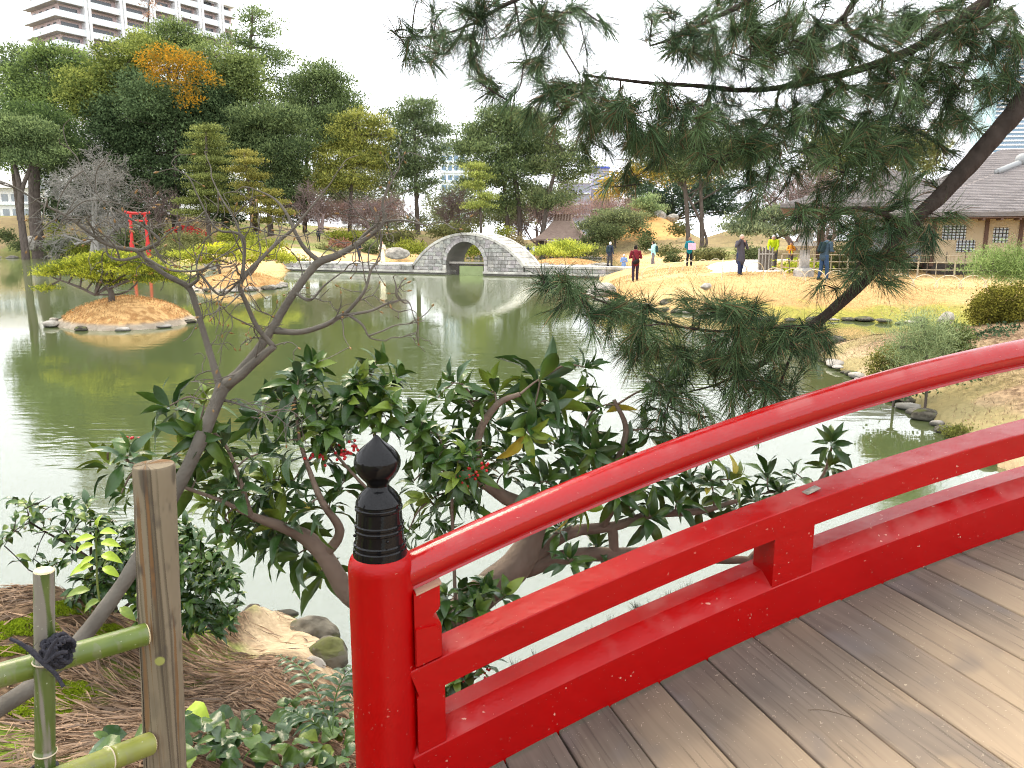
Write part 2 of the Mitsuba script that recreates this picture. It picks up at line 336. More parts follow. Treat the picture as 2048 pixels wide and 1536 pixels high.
def block(s0, s1, z0, z1, o0, o1, ch=0.003):
    """upright block whose foot and head follow the rails' slope; z0, z1 are functions of s"""
    pts = [(s0, z0(s0)), (s1, z0(s1)), (s1, z1(s1)), (s0, z1(s0))]
    g = Polygon(pts).buffer(-ch).buffer(ch, quad_segs=3)
    return slab(g, o0, o1)
def slab(g, o0, o1):
    m = trimesh.creation.extrude_polygon(g, o1 - o0, engine='earcut')
    v = m.vertices
    m.vertices = BO + v[:, :1] * BA + (v[:, 2:] + o0) * BN + v[:, 1:2] * [0, 0, 1]
    m.fix_normals()
    return m
for s0 in (1.217, 2.62, 4.0):
    obj('strut', block(s0, s0 + 0.146, lambda s: beam_z(s) - 0.004, lambda s: mid_z(s) - 0.079, -0.0575, 0.045), 'm_red', rail)
obj('foot_block', block(0.080, 0.158, lambda s: beam_z(s) + 0.001, lambda s: mid_z(s) - 0.085, -0.058, 0.05), 'm_red', rail)
g = Polygon([(0.078, mid_z(.08) + .004), (0.152, mid_z(.152) + .004), (0.152, 1.565), (0.150, 1.577), (0.140, 1.590), (0.128, 1.597), (0.132, 1.606), (0.146, 1.618), (0.149, 1.628), (0.149, top_z(.149) - .052), (0.078, top_z(.08) - .052)])
obj('bracket', slab(g.buffer(-.002).buffer(.002), -0.056, 0.05), 'm_red', rail)
g2 = Polygon([(0.080, mid_z(.08) + .008), (0.148, mid_z(.148) + .008), (0.148, 1.553), (0.136, 1.575), (0.080, 1.570)])
obj('bracket_plate', slab(g2.buffer(-.004).buffer(.004), -0.064, -0.054), 'm_red', rail)
obj('caulk_line', slab(Polygon([(0.084, top_z(.084) - .056), (0.153, top_z(.153) - .056), (0.153, top_z(.153) - .049), (0.084, top_z(.084) - .049)]), -0.058, -0.03), 'm_caulk', rail, label='pale bare wood edge under the top rail')
obj('joint_patch', slab(Polygon([(1.358, 0), (1.407, 0.017), (1.407, 0.019), (1.358, 0.002)]), -0.022, 0.008), mat('m_patch', {'type': 'twosided', 'bsdf': {'type': 'principled', 'base_color': proc(lambda p, n, uv: mi.Color3f(mix((0.10, 0.08, 0.07), (0.45, 0.40, 0.33), fbm(p.x * 90, p.y * 90, 0, 3)))), 'roughness': 0.8}}), rail, label='bare weathered patch on top of the middle rail', M=T().translate([0, 0, float(mid_z(1.358)) + 0.0025]))
# post
pr = [(0.0, 0.55), (0.087, 0.55), (0.087, 1.735)] + [(0.087 - 0.019 * (1 - math.cos(t)), 1.735 + 0.040 * math.sin(t)) for t in np.linspace(0.1, PI / 2, 8)] + [(0.066, 1.776), (0.0, 1.776)]
m = lathe(pr, 56); m.apply_translation(BO)
obj('post', m, 'm_red', rail, smooth=35, label='thick round red end post')
px2z = lambda y: 1.783 + (1100 - y) * 0.001385
prof = [(870, .003), (873, .007), (878, .013), (884, .022), (890, .033), (897, .044), (905, .053), (913, .059), (921, .0615), (930, .0605), (940, .055), (949, .047), (957, .037), (962, .031), (968, .029), (972, .031), (975, .036), (980, .043), (986, .050), (993, .056), (1000, .0605), (1003, .0610), (1005, .0590), (1008, .0592), (1010, .0630), (1014, .0630), (1017, .0600), (1041, .0622), (1043, .0655), (1047, .0655), (1049, .0628), (1052, .0628), (1054, .0655), (1058, .0655), (1060, .0635), (1080, .0660), (1082, .0700), (1087, .0700), (1089, .0680), (1091, .0680), (1093, .0712), (1103, .0722), (1108, .0722), (1109, .05)]
m = lathe([(r, px2z(y)) for y, r in reversed(prof)], 56); m.apply_translation(BO)
obj('finial_cap', m, 'm_black_cap', rail, smooth=32, label='glossy black onion-shaped metal cap on the end post')
for aa in (-62, -168):
    m = trimesh.creation.icosphere(subdivisions=2, radius=0.004)
    m.apply_translation(BO + [0.066 * math.cos(math.radians(aa)), 0.066 * math.sin(math.radians(aa)), px2z(1066)])
    obj('rivet', m, 'm_black_cap', rail, smooth=True)
# deck: every plank a part
def plank_color(p, n, uv):
    s = (p.x + 0.354) * 0.951 + (p.y - 1.95) * 0.309
    o = (p.x + 0.354) * -0.309 + (p.y - 1.95) * 0.951
    k = dr.floor(s / 0.1655 + 0.02)
    r = cell_rand(k, 3, 7)
    g = fbm(s * 90 + 7 * fbm(o * 2.2, k * 3.1, 0, 2), o * 3.0, k * 5.7, 4)
    big = fbm(s * 2.5, o * 2.5, k * 1.3, 3)
    c = mix((0.062, 0.051, 0.043), (0.150, 0.122, 0.096), g)
    worn = smoothstep(-0.12, -0.80, o + 0.62 * (big - 0.5) + 0.25 * (r - 0.5) + 0.10 * (g - 0.5) - 0.16 * smoothstep(0.9, 2.2, s))
    c = mix(c, mix((0.23, 0.172, 0.112), (0.46, 0.345, 0.22), g * 0.7 + 0.3 * big), worn)
    blot = smoothstep(0.56, 0.74, fbm(s * 5 + 3, o * 4, k, 4))
    c = mix(c, (0.115, 0.105, 0.10), blot * 0.55)
    c = mix(c, (0.075, 0.080, 0.058), smoothstep(-0.085, -0.064, o + 0.02 * (fbm(s * 30, o * 30, 0, 2) - 0.5)) * 0.8)
    streak = smoothstep(0.62, 0.78, fbm(s * 140, o * 5, k * 2.3, 2))
    c = c * (1 - 0.28 * streak)
    speck = smoothstep(0.93, 0.96, noise(p.x * 170, p.y * 170))
    return mix(c, (0.5, 0.42, 0.32), speck * 0.4) * (0.88 + 0.24 * r)
def plank_height(p, n, uv):
    s = (p.x + 0.354) * 0.951 + (p.y - 1.95) * 0.309
    o = (p.x + 0.354) * -0.309 + (p.y - 1.95) * 0.951
    return fbm(s * 130 + 5 * noise(o * 3, s * 2), o * 4, 0, 3)
princ('m_plank', proc(plank_color), 0.62, bump=proc(plank_height, 8e-4), scale=0.003, specular=0.35)
deck = thing('bridge_deck', 'weathered grey-brown plank deck of the arched footbridge', 'bridge deck')
PW = 0.1655
rs = np.random.default_rng(5)
for k in range(-1, 27):
    s0, s1 = k * PW + 0.0022, (k + 1) * PW - 0.0018 - rs.uniform(0, 0.0022)
    lift = rs.uniform(-0.002, 0.002)
    z0, z1 = deck_z(s0) + lift, deck_z(s1) + lift
    e = 0.0028
    sec = [(s0, z0 - .05), (s0, z0 - e), (s0 + e, z0 + 0.001), ((s0 + s1) / 2, (z0 + z1) / 2 + .0015), (s1 - e, z1 + .001), (s1, z1 - e), (s1, z1 - .05)]
    oo = np.linspace(0.04 + rs.uniform(-.004, .004), -2.7, 5)
    P = np.array([bp(0, o, 0) for o in oo])
    obj('plank', sweep((P, np.repeat(BA[None], 5, 0), np.repeat([[0, 0, 1.0]], 5, 0)), sec), 'm_plank', deck, smooth=20)
m = cat_([sweep((np.array([bp(s, o, deck_z(s) - 0.17) for s in np.linspace(-.15, 4.4, 30)]), np.repeat(BN[None], 30, 0), np.repeat([[0, 0, 1.0]], 30, 0)), [(-.07, -.13), (.07, -.13), (.07, .11), (-.07, .11)]) for o in (-0.05, -1.3, -2.5)])
obj('girder', m, 'm_red', deck)
def fallen(name, px0, px1, label, sag=0.02):
    a_, b_ = [np.array([q[0], q[1], 0]) for q in (on(*px0, 1.33), on(*px1, 1.30))]
    pts = []
    for t in np.linspace(0, 1, 9):
        q = a_ * (1 - t) + b_ * t + BN * sag * math.sin(PI * t)
        s = (q - BO) @ BA
        pts.append([q[0], q[1], deck_z(s) + 0.0035])
    obj(name, tube(pts, 0.0011, 5), princ('m_dead_needle', (0.10, 0.07, 0.045), 0.8), label=label, cat='pine needle')
fallen('fallen_needle', (1616, 1432), (1716, 1488), 'single curved dead pine needle on the deck planks')
# ------------------------------------------------------------------ stone arch bridge and causeway
from manifold3d import Manifold, OpType
CD = np.array([0.874, -0.486, 0]); CD /= np.linalg.norm(CD)
CN = np.array([-CD[1], CD[0], 0])
CO = np.array([0.97, 57.8, 0])
def stone_fn(a, b, seed):
    def f(p, n, uv):
        g = fbm(p.x * 3.1 + seed, p.y * 3.1, p.z * 3.1, 4)
        l = smoothstep(0.55, 0.7, fbm(p.x * 1.3, p.y * 1.3 + seed, p.z * 1.3, 3))
        c = mix(mix(a, b, smoothstep(0.25, 0.75, g)), (0.55, 0.53, 0.45), l * 0.6)
        streak = smoothstep(0.52, 0.72, fbm(p.x * 2.2, p.y * 2.2, p.z * 0.35, 3))
        c = mix(c, (0.13, 0.125, 0.11), streak * 0.45)
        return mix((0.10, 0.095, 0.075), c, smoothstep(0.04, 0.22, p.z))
    return f
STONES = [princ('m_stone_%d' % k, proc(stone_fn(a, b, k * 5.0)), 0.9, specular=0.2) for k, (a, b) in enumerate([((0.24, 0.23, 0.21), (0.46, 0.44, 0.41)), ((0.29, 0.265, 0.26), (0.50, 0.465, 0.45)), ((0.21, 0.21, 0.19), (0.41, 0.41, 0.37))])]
diffuse('m_mortar', (0.17, 0.163, 0.145))
princ('m_coping', proc(stone_fn((0.42, 0.40, 0.35), (0.62, 0.60, 0.53), 3.0)), 0.85, specular=0.2)
def wall_slab(g, n0, n1):
    m = trimesh.creation.extrude_polygon(g, n1 - n0, engine='earcut')
    v = m.vertices
    m.vertices = CO + v[:, :1] * CD + (v[:, 2:] + n0) * CN + v[:, 1:2] * [0, 0, 1]
    m.fix_normals()
    return m
def arc_pts(cx, cz, r, a0, a1, n): return [(cx + r * math.cos(t), cz + r * math.sin(t)) for t in np.linspace(a0, a1, n)]
SC, R_ = -5.15, 6.55
CZ = 3.24 - R_
half = math.acos((0.78 - CZ) / R_)
def out_arc(dr, n=60): return arc_pts(SC, CZ, R_ + dr, PI / 2 + half, PI / 2 - half, n)
def clip_low(g): return g.intersection(Polygon([(-30, -0.3), (20, -0.3), (20, 9), (-30, 9)]))
OC, OR, OS = -5.3, 1.74, 0.80            # opening: centre, radius, springing height
opening = Polygon([(OC - OR, -1)] + arc_pts(OC, OS, OR, PI, 0, 30) + [(OC + OR, -1)])
ringo = Polygon([(OC - OR - .34, -1)] + arc_pts(OC, OS, OR + .34, PI, 0, 30) + [(OC + OR + .34, -1)])
bx0, bx1 = SC - R_ * math.sin(half), SC + R_ * math.sin(half)
body = Polygon(out_arc(-0.1) + [(bx1, -0.5), (bx0, -0.5)])
ab = thing('arch_bridge', 'grey stone moon bridge with a round arch standing in the pond', 'bridge')
obj('core', wall_slab(body.difference(opening), 0.03, 2.6), 'm_mortar', ab)
rs = np.random.default_rng(11)
face = Polygon(out_arc(-0.2) + [(bx1, -0.2), (bx0, -0.2)]).difference(ringo)
z = 0.33
while z < 3.1:
    ch = rs.uniform(0.26, 0.34)
    s = bx0 + rs.uniform(0, 0.4)
    s = bx0
    while s < bx1:
        w = rs.uniform(0.4, 0.85)
        g = Polygon([(s, z), (s + w, z), (s + w, z + ch), (s, z + ch)]).intersection(face).buffer(-0.018)
        for q in getattr(g, 'geoms', [g]):
            if q.area > 0.02: obj('stone_block', wall_slab(q.simplify(.01), -rs.uniform(0.0, 0.025), 0.06), STONES[rs.integers(3)], ab)
        s += w
    z += ch
for k in range(19):                       # voussoirs
    a0, a1 = PI - PI * k / 19, PI - PI * (k + 1) / 19
    g = Polygon(arc_pts(OC, OS, OR + .33, a0, a1, 4) + arc_pts(OC, OS, OR, a1, a0, 4)).buffer(-0.012)
    obj('arch_stone', wall_slab(g, -0.04, 2.62), STONES[rs.integers(3)], ab)
for sgn in (-1, 1):
    for k in range(2):
        x0, x1 = sorted((OC + sgn * OR, OC + sgn * (OR + .34)))
        g = Polygon([(x0, -.2 + k * .49), (x1, -.2 + k * .49), (x1, .28 + k * .49), (x0, .28 + k * .49)]).buffer(-.012)
        obj('jamb_stone', wall_slab(g, -0.04, 2.62), 'm_coping' if sgn < 0 else STONES[1], ab)
nseg = 26
for k in range(nseg):                     # coping along both edges
    a0, a1 = [PI / 2 + half - 2 * half * (k + e) / nseg for e in (0, 1)]
    g = Polygon(arc_pts(SC, CZ, R_, a0, a1, 3) + arc_pts(SC, CZ, R_ - 0.2, a1, a0, 3)).buffer(-0.006)
    obj('coping_stone', wall_slab(g, -0.07, 0.33), 'm_coping', ab)
    obj('coping_stone', wall_slab(g, 2.25, 2.68), 'm_coping', ab)
for k in range(40):                       # paving steps over the back of the arch
    a0, a1 = [PI / 2 + half - 2 * half * (k + e) / 40 for e in (0, 1)]
    g = Polygon(arc_pts(SC, CZ, R_ - 0.03 - 0.03 * (k % 2), a0, a1, 2) + arc_pts(SC, CZ, R_ - 0.2, a1, a0, 2)).buffer(-0.006)
    obj('paving_step', wall_slab(g, 0.335, 2.245), 'm_coping', ab)
for x0, x1 in ((bx0 - 0.5, OC - OR), (OC + OR, bx1 + 0.5)):
    obj('footing_ledge', wall_slab(Polygon([(x0, .13), (x1, .13), (x1, .31), (x0, .31)]), -0.22, 2.7), 'm_coping', ab)
    obj('footing', wall_slab(Polygon([(x0, -.6), (x1, -.6), (x1, .128), (x0, .128)]), -0.05, 2.6), 'm_mortar', ab)
def causeway(x0, x1, label):
    cw = thing('stone_causeway', label, 'causeway')
    obj('core', wall_slab(Polygon([(x0, -.6), (x1, -.6), (x1, .62), (x0, .62)]), 0.03, 2.5), 'm_mortar', cw)
    obj('ledge', wall_slab(Polygon([(x0, .13), (x1, .13), (x1, .30), (x0, .30)]), -0.20, 0.2), 'm_coping', cw)
    s = x0
    while s < x1 - .05:
        w = min(rs.uniform(0.6, 1.1), x1 - s)
        obj('stone_block', wall_slab(Polygon([(s, .31), (s + w, .31), (s + w, .62), (s, .62)]).buffer(-.016), -rs.uniform(0, .03), .06), STONES[rs.integers(3)], cw)
        s += w
    s = x0
    while s < x1 - .05:
        w = min(rs.uniform(1.2, 1.9), x1 - s)
        obj('top_slab', wall_slab(Polygon([(s, .625), (s + w, .625), (s + w, .81), (s, .81)]).buffer(-.008), -0.08, 2.55), 'm_coping', cw)
        s += w
causeway(-24.5, bx0 - 0.02, 'long low stone causeway left of the arch bridge')
causeway(bx1 + 0.02, 8.6, 'short low stone causeway between the arch bridge and the lawn')
gt = thing('sluice_gate', 'dark framed gate with a pale green panel under the arch', 'gate')
princ('m_dark_wood', (0.035, 0.028, 0.022), 0.7)
princ('m_grey_wood', proc(lambda p, n, uv: mi.Color3f(mix((0.20, 0.18, 0.15), (0.42, 0.39, 0.34), fbm(p.x * 6, p.y * 6, p.z * 40, 3)))), 0.85)
gq = lambda s0, s1, z0, z1: Polygon([(s0, z0), (s1, z0), (s1, z1), (s0, z1)])
obj('beam', wall_slab(gq(-6.95, -3.65, .86, 1.0), 0.3, 0.5), 'm_grey_wood', gt)
obj('beam', wall_slab(gq(-6.95, -3.65, .70, .82), 0.34, 0.46), 'm_dark_wood', gt)
obj('guide_post', wall_slab(gq(-6.3, -6.05, -.5, .86), 0.3, 0.5), 'm_dark_wood', gt)
obj('guide_post', wall_slab(gq(-3.8, -3.66, -.5, .86), 0.3, 0.5), 'm_dark_wood', gt)
obj('panel', wall_slab(gq(-6.04, -3.81, -.5, .69), 0.36, 0.42), princ('m_gate_green', proc(lambda p, n, uv: mi.Color3f(mix((0.20, 0.25, 0.10), (0.29, 0.35, 0.16), fbm(p.x * 1.5, p.y, p.z * 1.5, 3)))), 0.7), gt)

# ------------------------------------------------------------------ thatched pavilion on the far shore
princ('m_bark_roof', proc(lambda p, n, uv: mi.Color3f(mix((0.20, 0.135, 0.11), (0.35, 0.26, 0.21), fbm(p.x * 3, p.y * 3, p.z * 14, 4)))), 0.9)
princ('m_brown_wood', proc(lambda p, n, uv: mi.Color3f(mix((0.07, 0.035, 0.022), (0.13, 0.07, 0.045), fbm(p.x * 12, p.y * 12, p.z * 3, 3)))), 0.65)
def loft(rings, cap=True):
    """rings of equal length stacked to one mesh"""
    k = len(rings[0]); v = np.vstack(rings); f = []
    for i in range(len(rings) - 1):
        for j in range(k):
            a, b = i * k + j, i * k + (j + 1) % k
            f += [[a, b, b + k], [a, b + k, a + k]]
    if cap:
        for i, rev in ((0, 1), (len(rings) - 1, 0)):
            c = len(v); v = np.vstack([v, np.mean(rings[i], 0)])
            for j in range(k):
                a, b = i * k + j, i * k + (j + 1) % k
                f.append([c, b, a] if rev else [c, a, b])
    return trimesh.Trimesh(v, np.array(f), process=False)
def rect(cx, cy, hx, hy, z, rot):
    c, s = math.cos(rot), math.sin(rot)
    return np.array([[cx + c * x - s * y, cy + s * x + c * y, z] for x, y in ((-hx, -hy), (hx, -hy), (hx, hy), (-hx, hy))])
hc = at(1126, 470, 122)
hr = math.radians(-14)
pv = thing('thatched_pavilion', 'small open pavilion with a steep brown thatched roof on the far shore', 'pavilion')
rings = [rect(hc[0], hc[1], 4.3 - 3.0 * t ** 0.8, 3.6 - 3.0 * t ** 0.85, 2.9 + 3.0 * t ** 1.25, hr) for t in np.linspace(0, 1, 9)]
obj('roof', loft([rect(hc[0], hc[1], 4.2, 3.5, 2.65, hr)] + rings), 'm_bark_roof', pv, smooth=25)
obj('ridge_cap', loft([rect(hc[0], hc[1], 1.45, .75, 5.75, hr), rect(hc[0], hc[1], 1.25, .2, 6.6, hr)]), 'm_bark_roof', pv)
for k in range(6):
    c = hc[:2] + np.array([math.cos(hr), math.sin(hr)]) * (-1.15 + .46 * k)
    obj('ridge_rib', loft([rect(c[0], c[1], .08, .82, 5.72, hr), rect(c[0], c[1], .08, .26, 6.7, hr)]), 'm_brown_wood', pv)
for x, y in ((-3.2, -2.5), (0, -2.6), (3.2, -2.5), (3.2, 2.5), (-3.2, 2.5)):
    c = hc[:2] + np.array([math.cos(hr) * x - math.sin(hr) * y, math.sin(hr) * x + math.cos(hr) * y])
    obj('post', loft([rect(c[0], c[1], .1, .1, 0.8, hr), rect(c[0], c[1], .1, .1, 2.75, hr)]), 'm_brown_wood', pv)

# ------------------------------------------------------------------ tea house
TF, TB = np.array([0.9397, -0.342, 0]), np.array([0.342, 0.9397, 0])
def th_pt(o, f, b, z): return np.array([o[0], o[1], 0]) + TF * f + TB * b + np.array([0, 0, z])
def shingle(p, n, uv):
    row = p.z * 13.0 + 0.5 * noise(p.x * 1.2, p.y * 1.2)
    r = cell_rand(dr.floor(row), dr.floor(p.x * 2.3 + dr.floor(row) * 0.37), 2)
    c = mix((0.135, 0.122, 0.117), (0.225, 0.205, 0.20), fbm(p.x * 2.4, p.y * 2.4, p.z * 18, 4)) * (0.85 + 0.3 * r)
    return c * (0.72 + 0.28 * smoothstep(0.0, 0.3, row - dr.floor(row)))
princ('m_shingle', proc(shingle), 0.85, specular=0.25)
princ('m_plaster', proc(lambda p, n, uv: mi.Color3f(mix((0.44, 0.36, 0.235), (0.53, 0.44, 0.30), fbm(p.x * 1.5, p.y * 1.5, p.z * 1.5, 4)))), 0.95, specular=0.1)
princ('m_paper', (0.62, 0.68, 0.72), 0.6)
princ('m_tile_grey', (0.30, 0.31, 0.31), 0.55)
th = thing('tea_house', 'low tea house with sweeping grey shingle roofs and cream plaster walls behind the lawn', 'house')
def hip_roof(o, L, D, ze, zr, courses, name, lab=None):
    """a hipped roof laid in courses, each a slightly proud band; thick eave"""
    hr_ = D / 2
    rings = []
    def ring(t, dz): 
        k = hr_ * t
        z = ze + (zr - ze) * (0.86 * t + 0.14 * t * t) + dz
        return np.array([th_pt(o, k, k, z), th_pt(o, L - k, k, z), th_pt(o, L - k, D - k, z), th_pt(o, k, D - k, z)])
    rings.append(ring(0, -0.16))
    for i in range(courses):
        rings.append(ring(i / courses, 0.02)); rings.append(ring((i + 1) / courses * .995, -0.006))
    m = loft(rings)
    # soffit: boards sloping gently up from the eave
    return obj(name, m, 'm_shingle', th, label=lab)
C1, C2 = np.array([11.46, 33.7]), np.array([14.8, 31.0])
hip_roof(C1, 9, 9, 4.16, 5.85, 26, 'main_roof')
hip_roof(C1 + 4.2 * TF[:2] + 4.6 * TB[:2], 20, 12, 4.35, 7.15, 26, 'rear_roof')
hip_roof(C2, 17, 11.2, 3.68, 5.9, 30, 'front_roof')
def th_box(o, f0, f1, b0, b1, z0, z1):
    return loft([np.array([th_pt(o, f0, b0, z), th_pt(o, f1, b0, z), th_pt(o, f1, b1, z), th_pt(o, f0, b1, z)]) for z in (z0, z1)])
for o, L, D, z_, nm in ((C1, 9, 9, 3.985, 'eave_board'), (C2, 17, 11.2, 3.505, 'eave_board')):
    obj(nm, th_box(o, .05, L - .05, .05, D - .05, z_ - .05, z_), 'm_brown_wood', th)
for k in range(26): obj('rafter_end', th_box(C2, .3 + k * .6, .38 + k * .6, .03, .9, 3.38, 3.452), 'm_brown_wood', th)
wall = obj('front_wall', th_box(C2, 1.95, 15.6, 1.25, 1.4, 1.72, 3.45), 'm_plaster', th)
obj('side_wall', th_box(C2, 1.95, 2.1, 1.402, 9.8, 1.72, 3.45), 'm_plaster', th)
obj('rear_wall', th_box(C1, 7.0, 22, 12, 12.15, 1.6, 3.9), 'm_plaster', th)
obj('plinth', th_box(C2, 1.9, 15.7, 1.2, 9.9, 1.2, 1.70), 'm_dark_wood', th)
obj('shoji_panel', th_box(C1, 3.2, 7.4, 3.4, 3.46, 1.7, 3.9), 'm_paper', th, label='white paper screens in the shaded veranda')
obj('veranda_floor', th_box(C1, 1.6, 10, 2.2, 11.5, 1.5, 1.66), 'm_brown_wood', th)
for f, b in ((1.8, 2.4), (4.5, 2.4), (7.5, 2.4), (1.8, 7), (1.8, 11)):
    obj('veranda_post', th_box(C1, f, f + .13, b, b + .13, 1.2, 3.94), 'm_brown_wood', th)
def on_wall(px, py):                      # (f, z) on the front wall's face
    o = th_pt(C2, 0, 1.25, 0); d = ray(px, py)
    t = (o[:2] @ TB[:2]) / (d[:2] @ TB[:2])
    p = np.array([0, 0, CAM_Z]) + d * t
    return float((p - o) @ TF), float(p[2])
for px in (1868, 1972, 2041):
    f, _ = on_wall(px, 470)
    obj('wall_post', th_box(C2, f - .07, f + .07, 1.19, 1.36, 1.6, 3.45), 'm_brown_wood', th)
for (px0, py0, px1, py1), (nv, nh) in zip([(1886, 451, 1930, 479), (1914, 481, 1948, 504), (1988, 456, 2014, 485)], [(6, 5), (5, 4), (4, 4)]):
    f0, z1 = on_wall(px0, py0); f1, z0 = on_wall(px1, py1)
    w = obj('window', th_box(C2, f0, f1, 1.238, 1.248, z0, z1), 'm_paper', th, label='lattice window in the plaster wall')
    for i in range(nv):
        f = f0 + (f1 - f0) * (i + .5) / nv
        obj('lattice_bar', th_box(C2, f - .014, f + .014, 1.205, 1.236, z0 - .02, z1 + .02), 'm_dark_wood', w)
    for i in range(nh):
        zz = z0 + (z1 - z0) * (i + .5) / nh
        obj('lattice_bar', th_box(C2, f0 - .02, f1 + .02, 1.19, 1.203, zz - .014, zz + .014), 'm_dark_wood', w)
# ridge end tiles where the front roof's hips meet
tip = th_pt(C2, 5.6, 5.6, 5.9)
ms = []
for d_, L_ in ((-(TF + TB) / 1.414, 1.6), (TF, 1.2)):
    pts = np.array([tip + d_ * t - np.array([0, 0, (.30 if d_ is not TF and L_ == 1.6 else 0) * t]) + [0, 0, .05] for t in np.linspace(0, L_, 5)])
    ms.append(tube(pts, .13, 8))
ms.append(trimesh.creation.icosphere(subdivisions=2, radius=.26)); ms[-1].apply_translation(tip + [0, 0, .15])
obj('ridge_end_tile', cat_(ms), 'm_tile_grey', th, smooth=True, label='grey ornamental ridge end tile on the front roof')

# ------------------------------------------------------------------ bamboo fences, hoops
princ('m_bamboo_dry', proc(lambda p, n, uv: mi.Color3f(mix((0.30, 0.24, 0.15), (0.52, 0.45, 0.32), fbm(p.x * 4, p.y * 4, p.z * 4, 3)))), 0.6)
princ('m_bamboo_dark', (0.10, 0.08, 0.06), 0.7)
princ('m_hoop', proc(lambda p, n, uv: mi.Color3f(mix((0.50, 0.42, 0.27), (0.74, 0.68, 0.52), fbm(p.x * 5, p.y * 5, p.z * 9, 3)))), 0.5)
fn = thing('bamboo_fence', 'low fence of bamboo uprights and rails in front of the tea house', 'fence')
fa, fb = np.array([11.3, 32.6]), np.array([23.0, 27.6])
fz = lambda t: hz(*(fa * (1 - t) + fb * t))
N_ = 40
for k in range(N_ + 1):
    t = k / N_; p = fa * (1 - t) + fb * t; z_ = fz(t)
    tall = 0.98 if k % 2 else 0.80
    obj('upright', tube([[p[0], p[1], z_ - .1], [p[0], p[1], z_ + tall]], 0.018 if k % 4 else 0.035, 6), 'm_bamboo_dark' if k % 2 else 'm_bamboo_dry', fn)
for hgt in (0.28, 0.56, 0.84):
    obj('rail', tube([[*(fa * (1 - t) + fb * t), fz(t) + hgt] for t in np.linspace(0, 1, 9)], 0.02, 6), 'm_bamboo_dry', fn)
gp = thing('brushwood_screen', 'dark brushwood fence end beside the gravel path', 'fence')
g0, g1 = on(1517, 540, 1.25), on(1546, 541, 1.25)
for k in range(14):
    t = k / 13; p = g0 * (1 - t) + g1 * t
    obj('stake', tube([[p[0], p[1], 1.0], [p[0] + .01 * math.sin(k * 5), p[1], 2.25 + .12 * math.sin(k * 2.3)]], 0.035 if k not in (0, 13) else .06, 6), 'm_bamboo_dark' if k % 3 else 'm_grey_wood', gp)
obj('rail', tube([g0 + [0, -.05, .75], g1 + [0, -.05, .75]], .03, 6), 'm_grey_wood', gp)
def hoop(p0, p1, hgt, label, group):
    d = p1 - p0
    pts = [p0 + d * (0.5 - 0.5 * math.cos(t)) + np.array([0, 0, hgt * math.sin(t) ** 0.9]) for t in np.linspace(0, PI, 15)]
    pts = [pts[0] - [0, 0, .12]] + pts + [pts[-1] - [0, 0, .12]]
    obj('bamboo_hoop', tube(pts, 0.017, 6), 'm_hoop', None, label, 'hoop', group, smooth=True)
ORD = 'first second third fourth fifth sixth seventh eighth ninth tenth eleventh twelfth'.split()
def hoop_row(a, b, n, label, group, hgt=0.46, over=1.12):
    a, b = np.asarray(a[:2]), np.asarray(b[:2])
    for k in range(n):
        q = [a + (b - a) * (k + .5 + e * over / 2) / n for e in (-1, 1)]
        hoop(*[np.array([*x, max(hz(*x), .4)]) for x in q], hgt, label % ORD[k], group)
fr0, fr1 = on(1529, 549, 1.3), on(2075, 560, 1.3)
hoop_row(fr0, fr1, 12, '%s bent bamboo hoop from the left of the row before the tea house fence', 'hoops along the lawn crest')
hoop_row(on(1460, 548, 1.2), on(1525, 547, 1.2), 2, '%s bamboo hoop from the left at the path opening beside the dark quilted coat', 'hoops at the path opening')
hoop_row((5.7, 38.2), (11.0, 40.9), 7, '%s bamboo hoop from the left on the lawn edge near the causeway', 'hoops on the lawn edge near the causeway')
hoop_row((8.55, 31.6), (10.9, 40.2), 11, '%s bamboo hoop counted from the viewer in the row seen edge on', 'hoops running back to the path')

# ------------------------------------------------------------------ lantern
ln = thing('stone_lantern', 'tall weathered stone lantern left of the tea house', 'lantern')
lb = at(1607, 548, 31.5)
lx, ly, lz = lb[0], lb[1], 1.25
def lprof(name, prof, sides=6, smooth=False):
    m = lathe(prof, sides); m.apply_translation([lx, ly, lz]); obj(name, m, STONES[0], ln, smooth=smooth)
lprof('base', [(0, -.1), (.42, -.1), (.42, .18), (.32, .28), (0, .28)])
lprof('shaft', [(0, .281), (.21, .281), (.19, .8), (.20, 1.0), (0, 1.0)], 18, 35)
lprof('platform', [(0, 1.002), (.22, 1.002), (.48, 1.16), (.48, 1.30), (0, 1.30)])
lprof('firebox', [(0, 1.302), (.30, 1.302), (.31, 1.80), (0, 1.80)])
lprof('roof', [(0, 1.802), (.58, 1.802), (.60, 1.90), (.50, 1.97), (.30, 2.12), (.15, 2.2), (0, 2.2)])
lprof('finial', [(0, 2.202), (.17, 2.202), (.21, 2.30), (.19, 2.40), (.10, 2.50), (.03, 2.60), (0, 2.61)], 16, 35)
for a_ in (-100, -40, -160):
    c_ = np.array([lx + .262 * math.cos(math.radians(a_)), ly + .262 * math.sin(math.radians(a_)), lz + 1.57])
    m = trimesh.creation.cylinder(radius=.07, height=.03, sections=12)
    m.apply_transform(trimesh.geometry.align_vectors([0, 0, 1], [math.cos(math.radians(a_)), math.sin(math.radians(a_)), 0])); m.apply_translation(c_)
    obj('firebox_hole', m, 'm_dark_wood', ln)

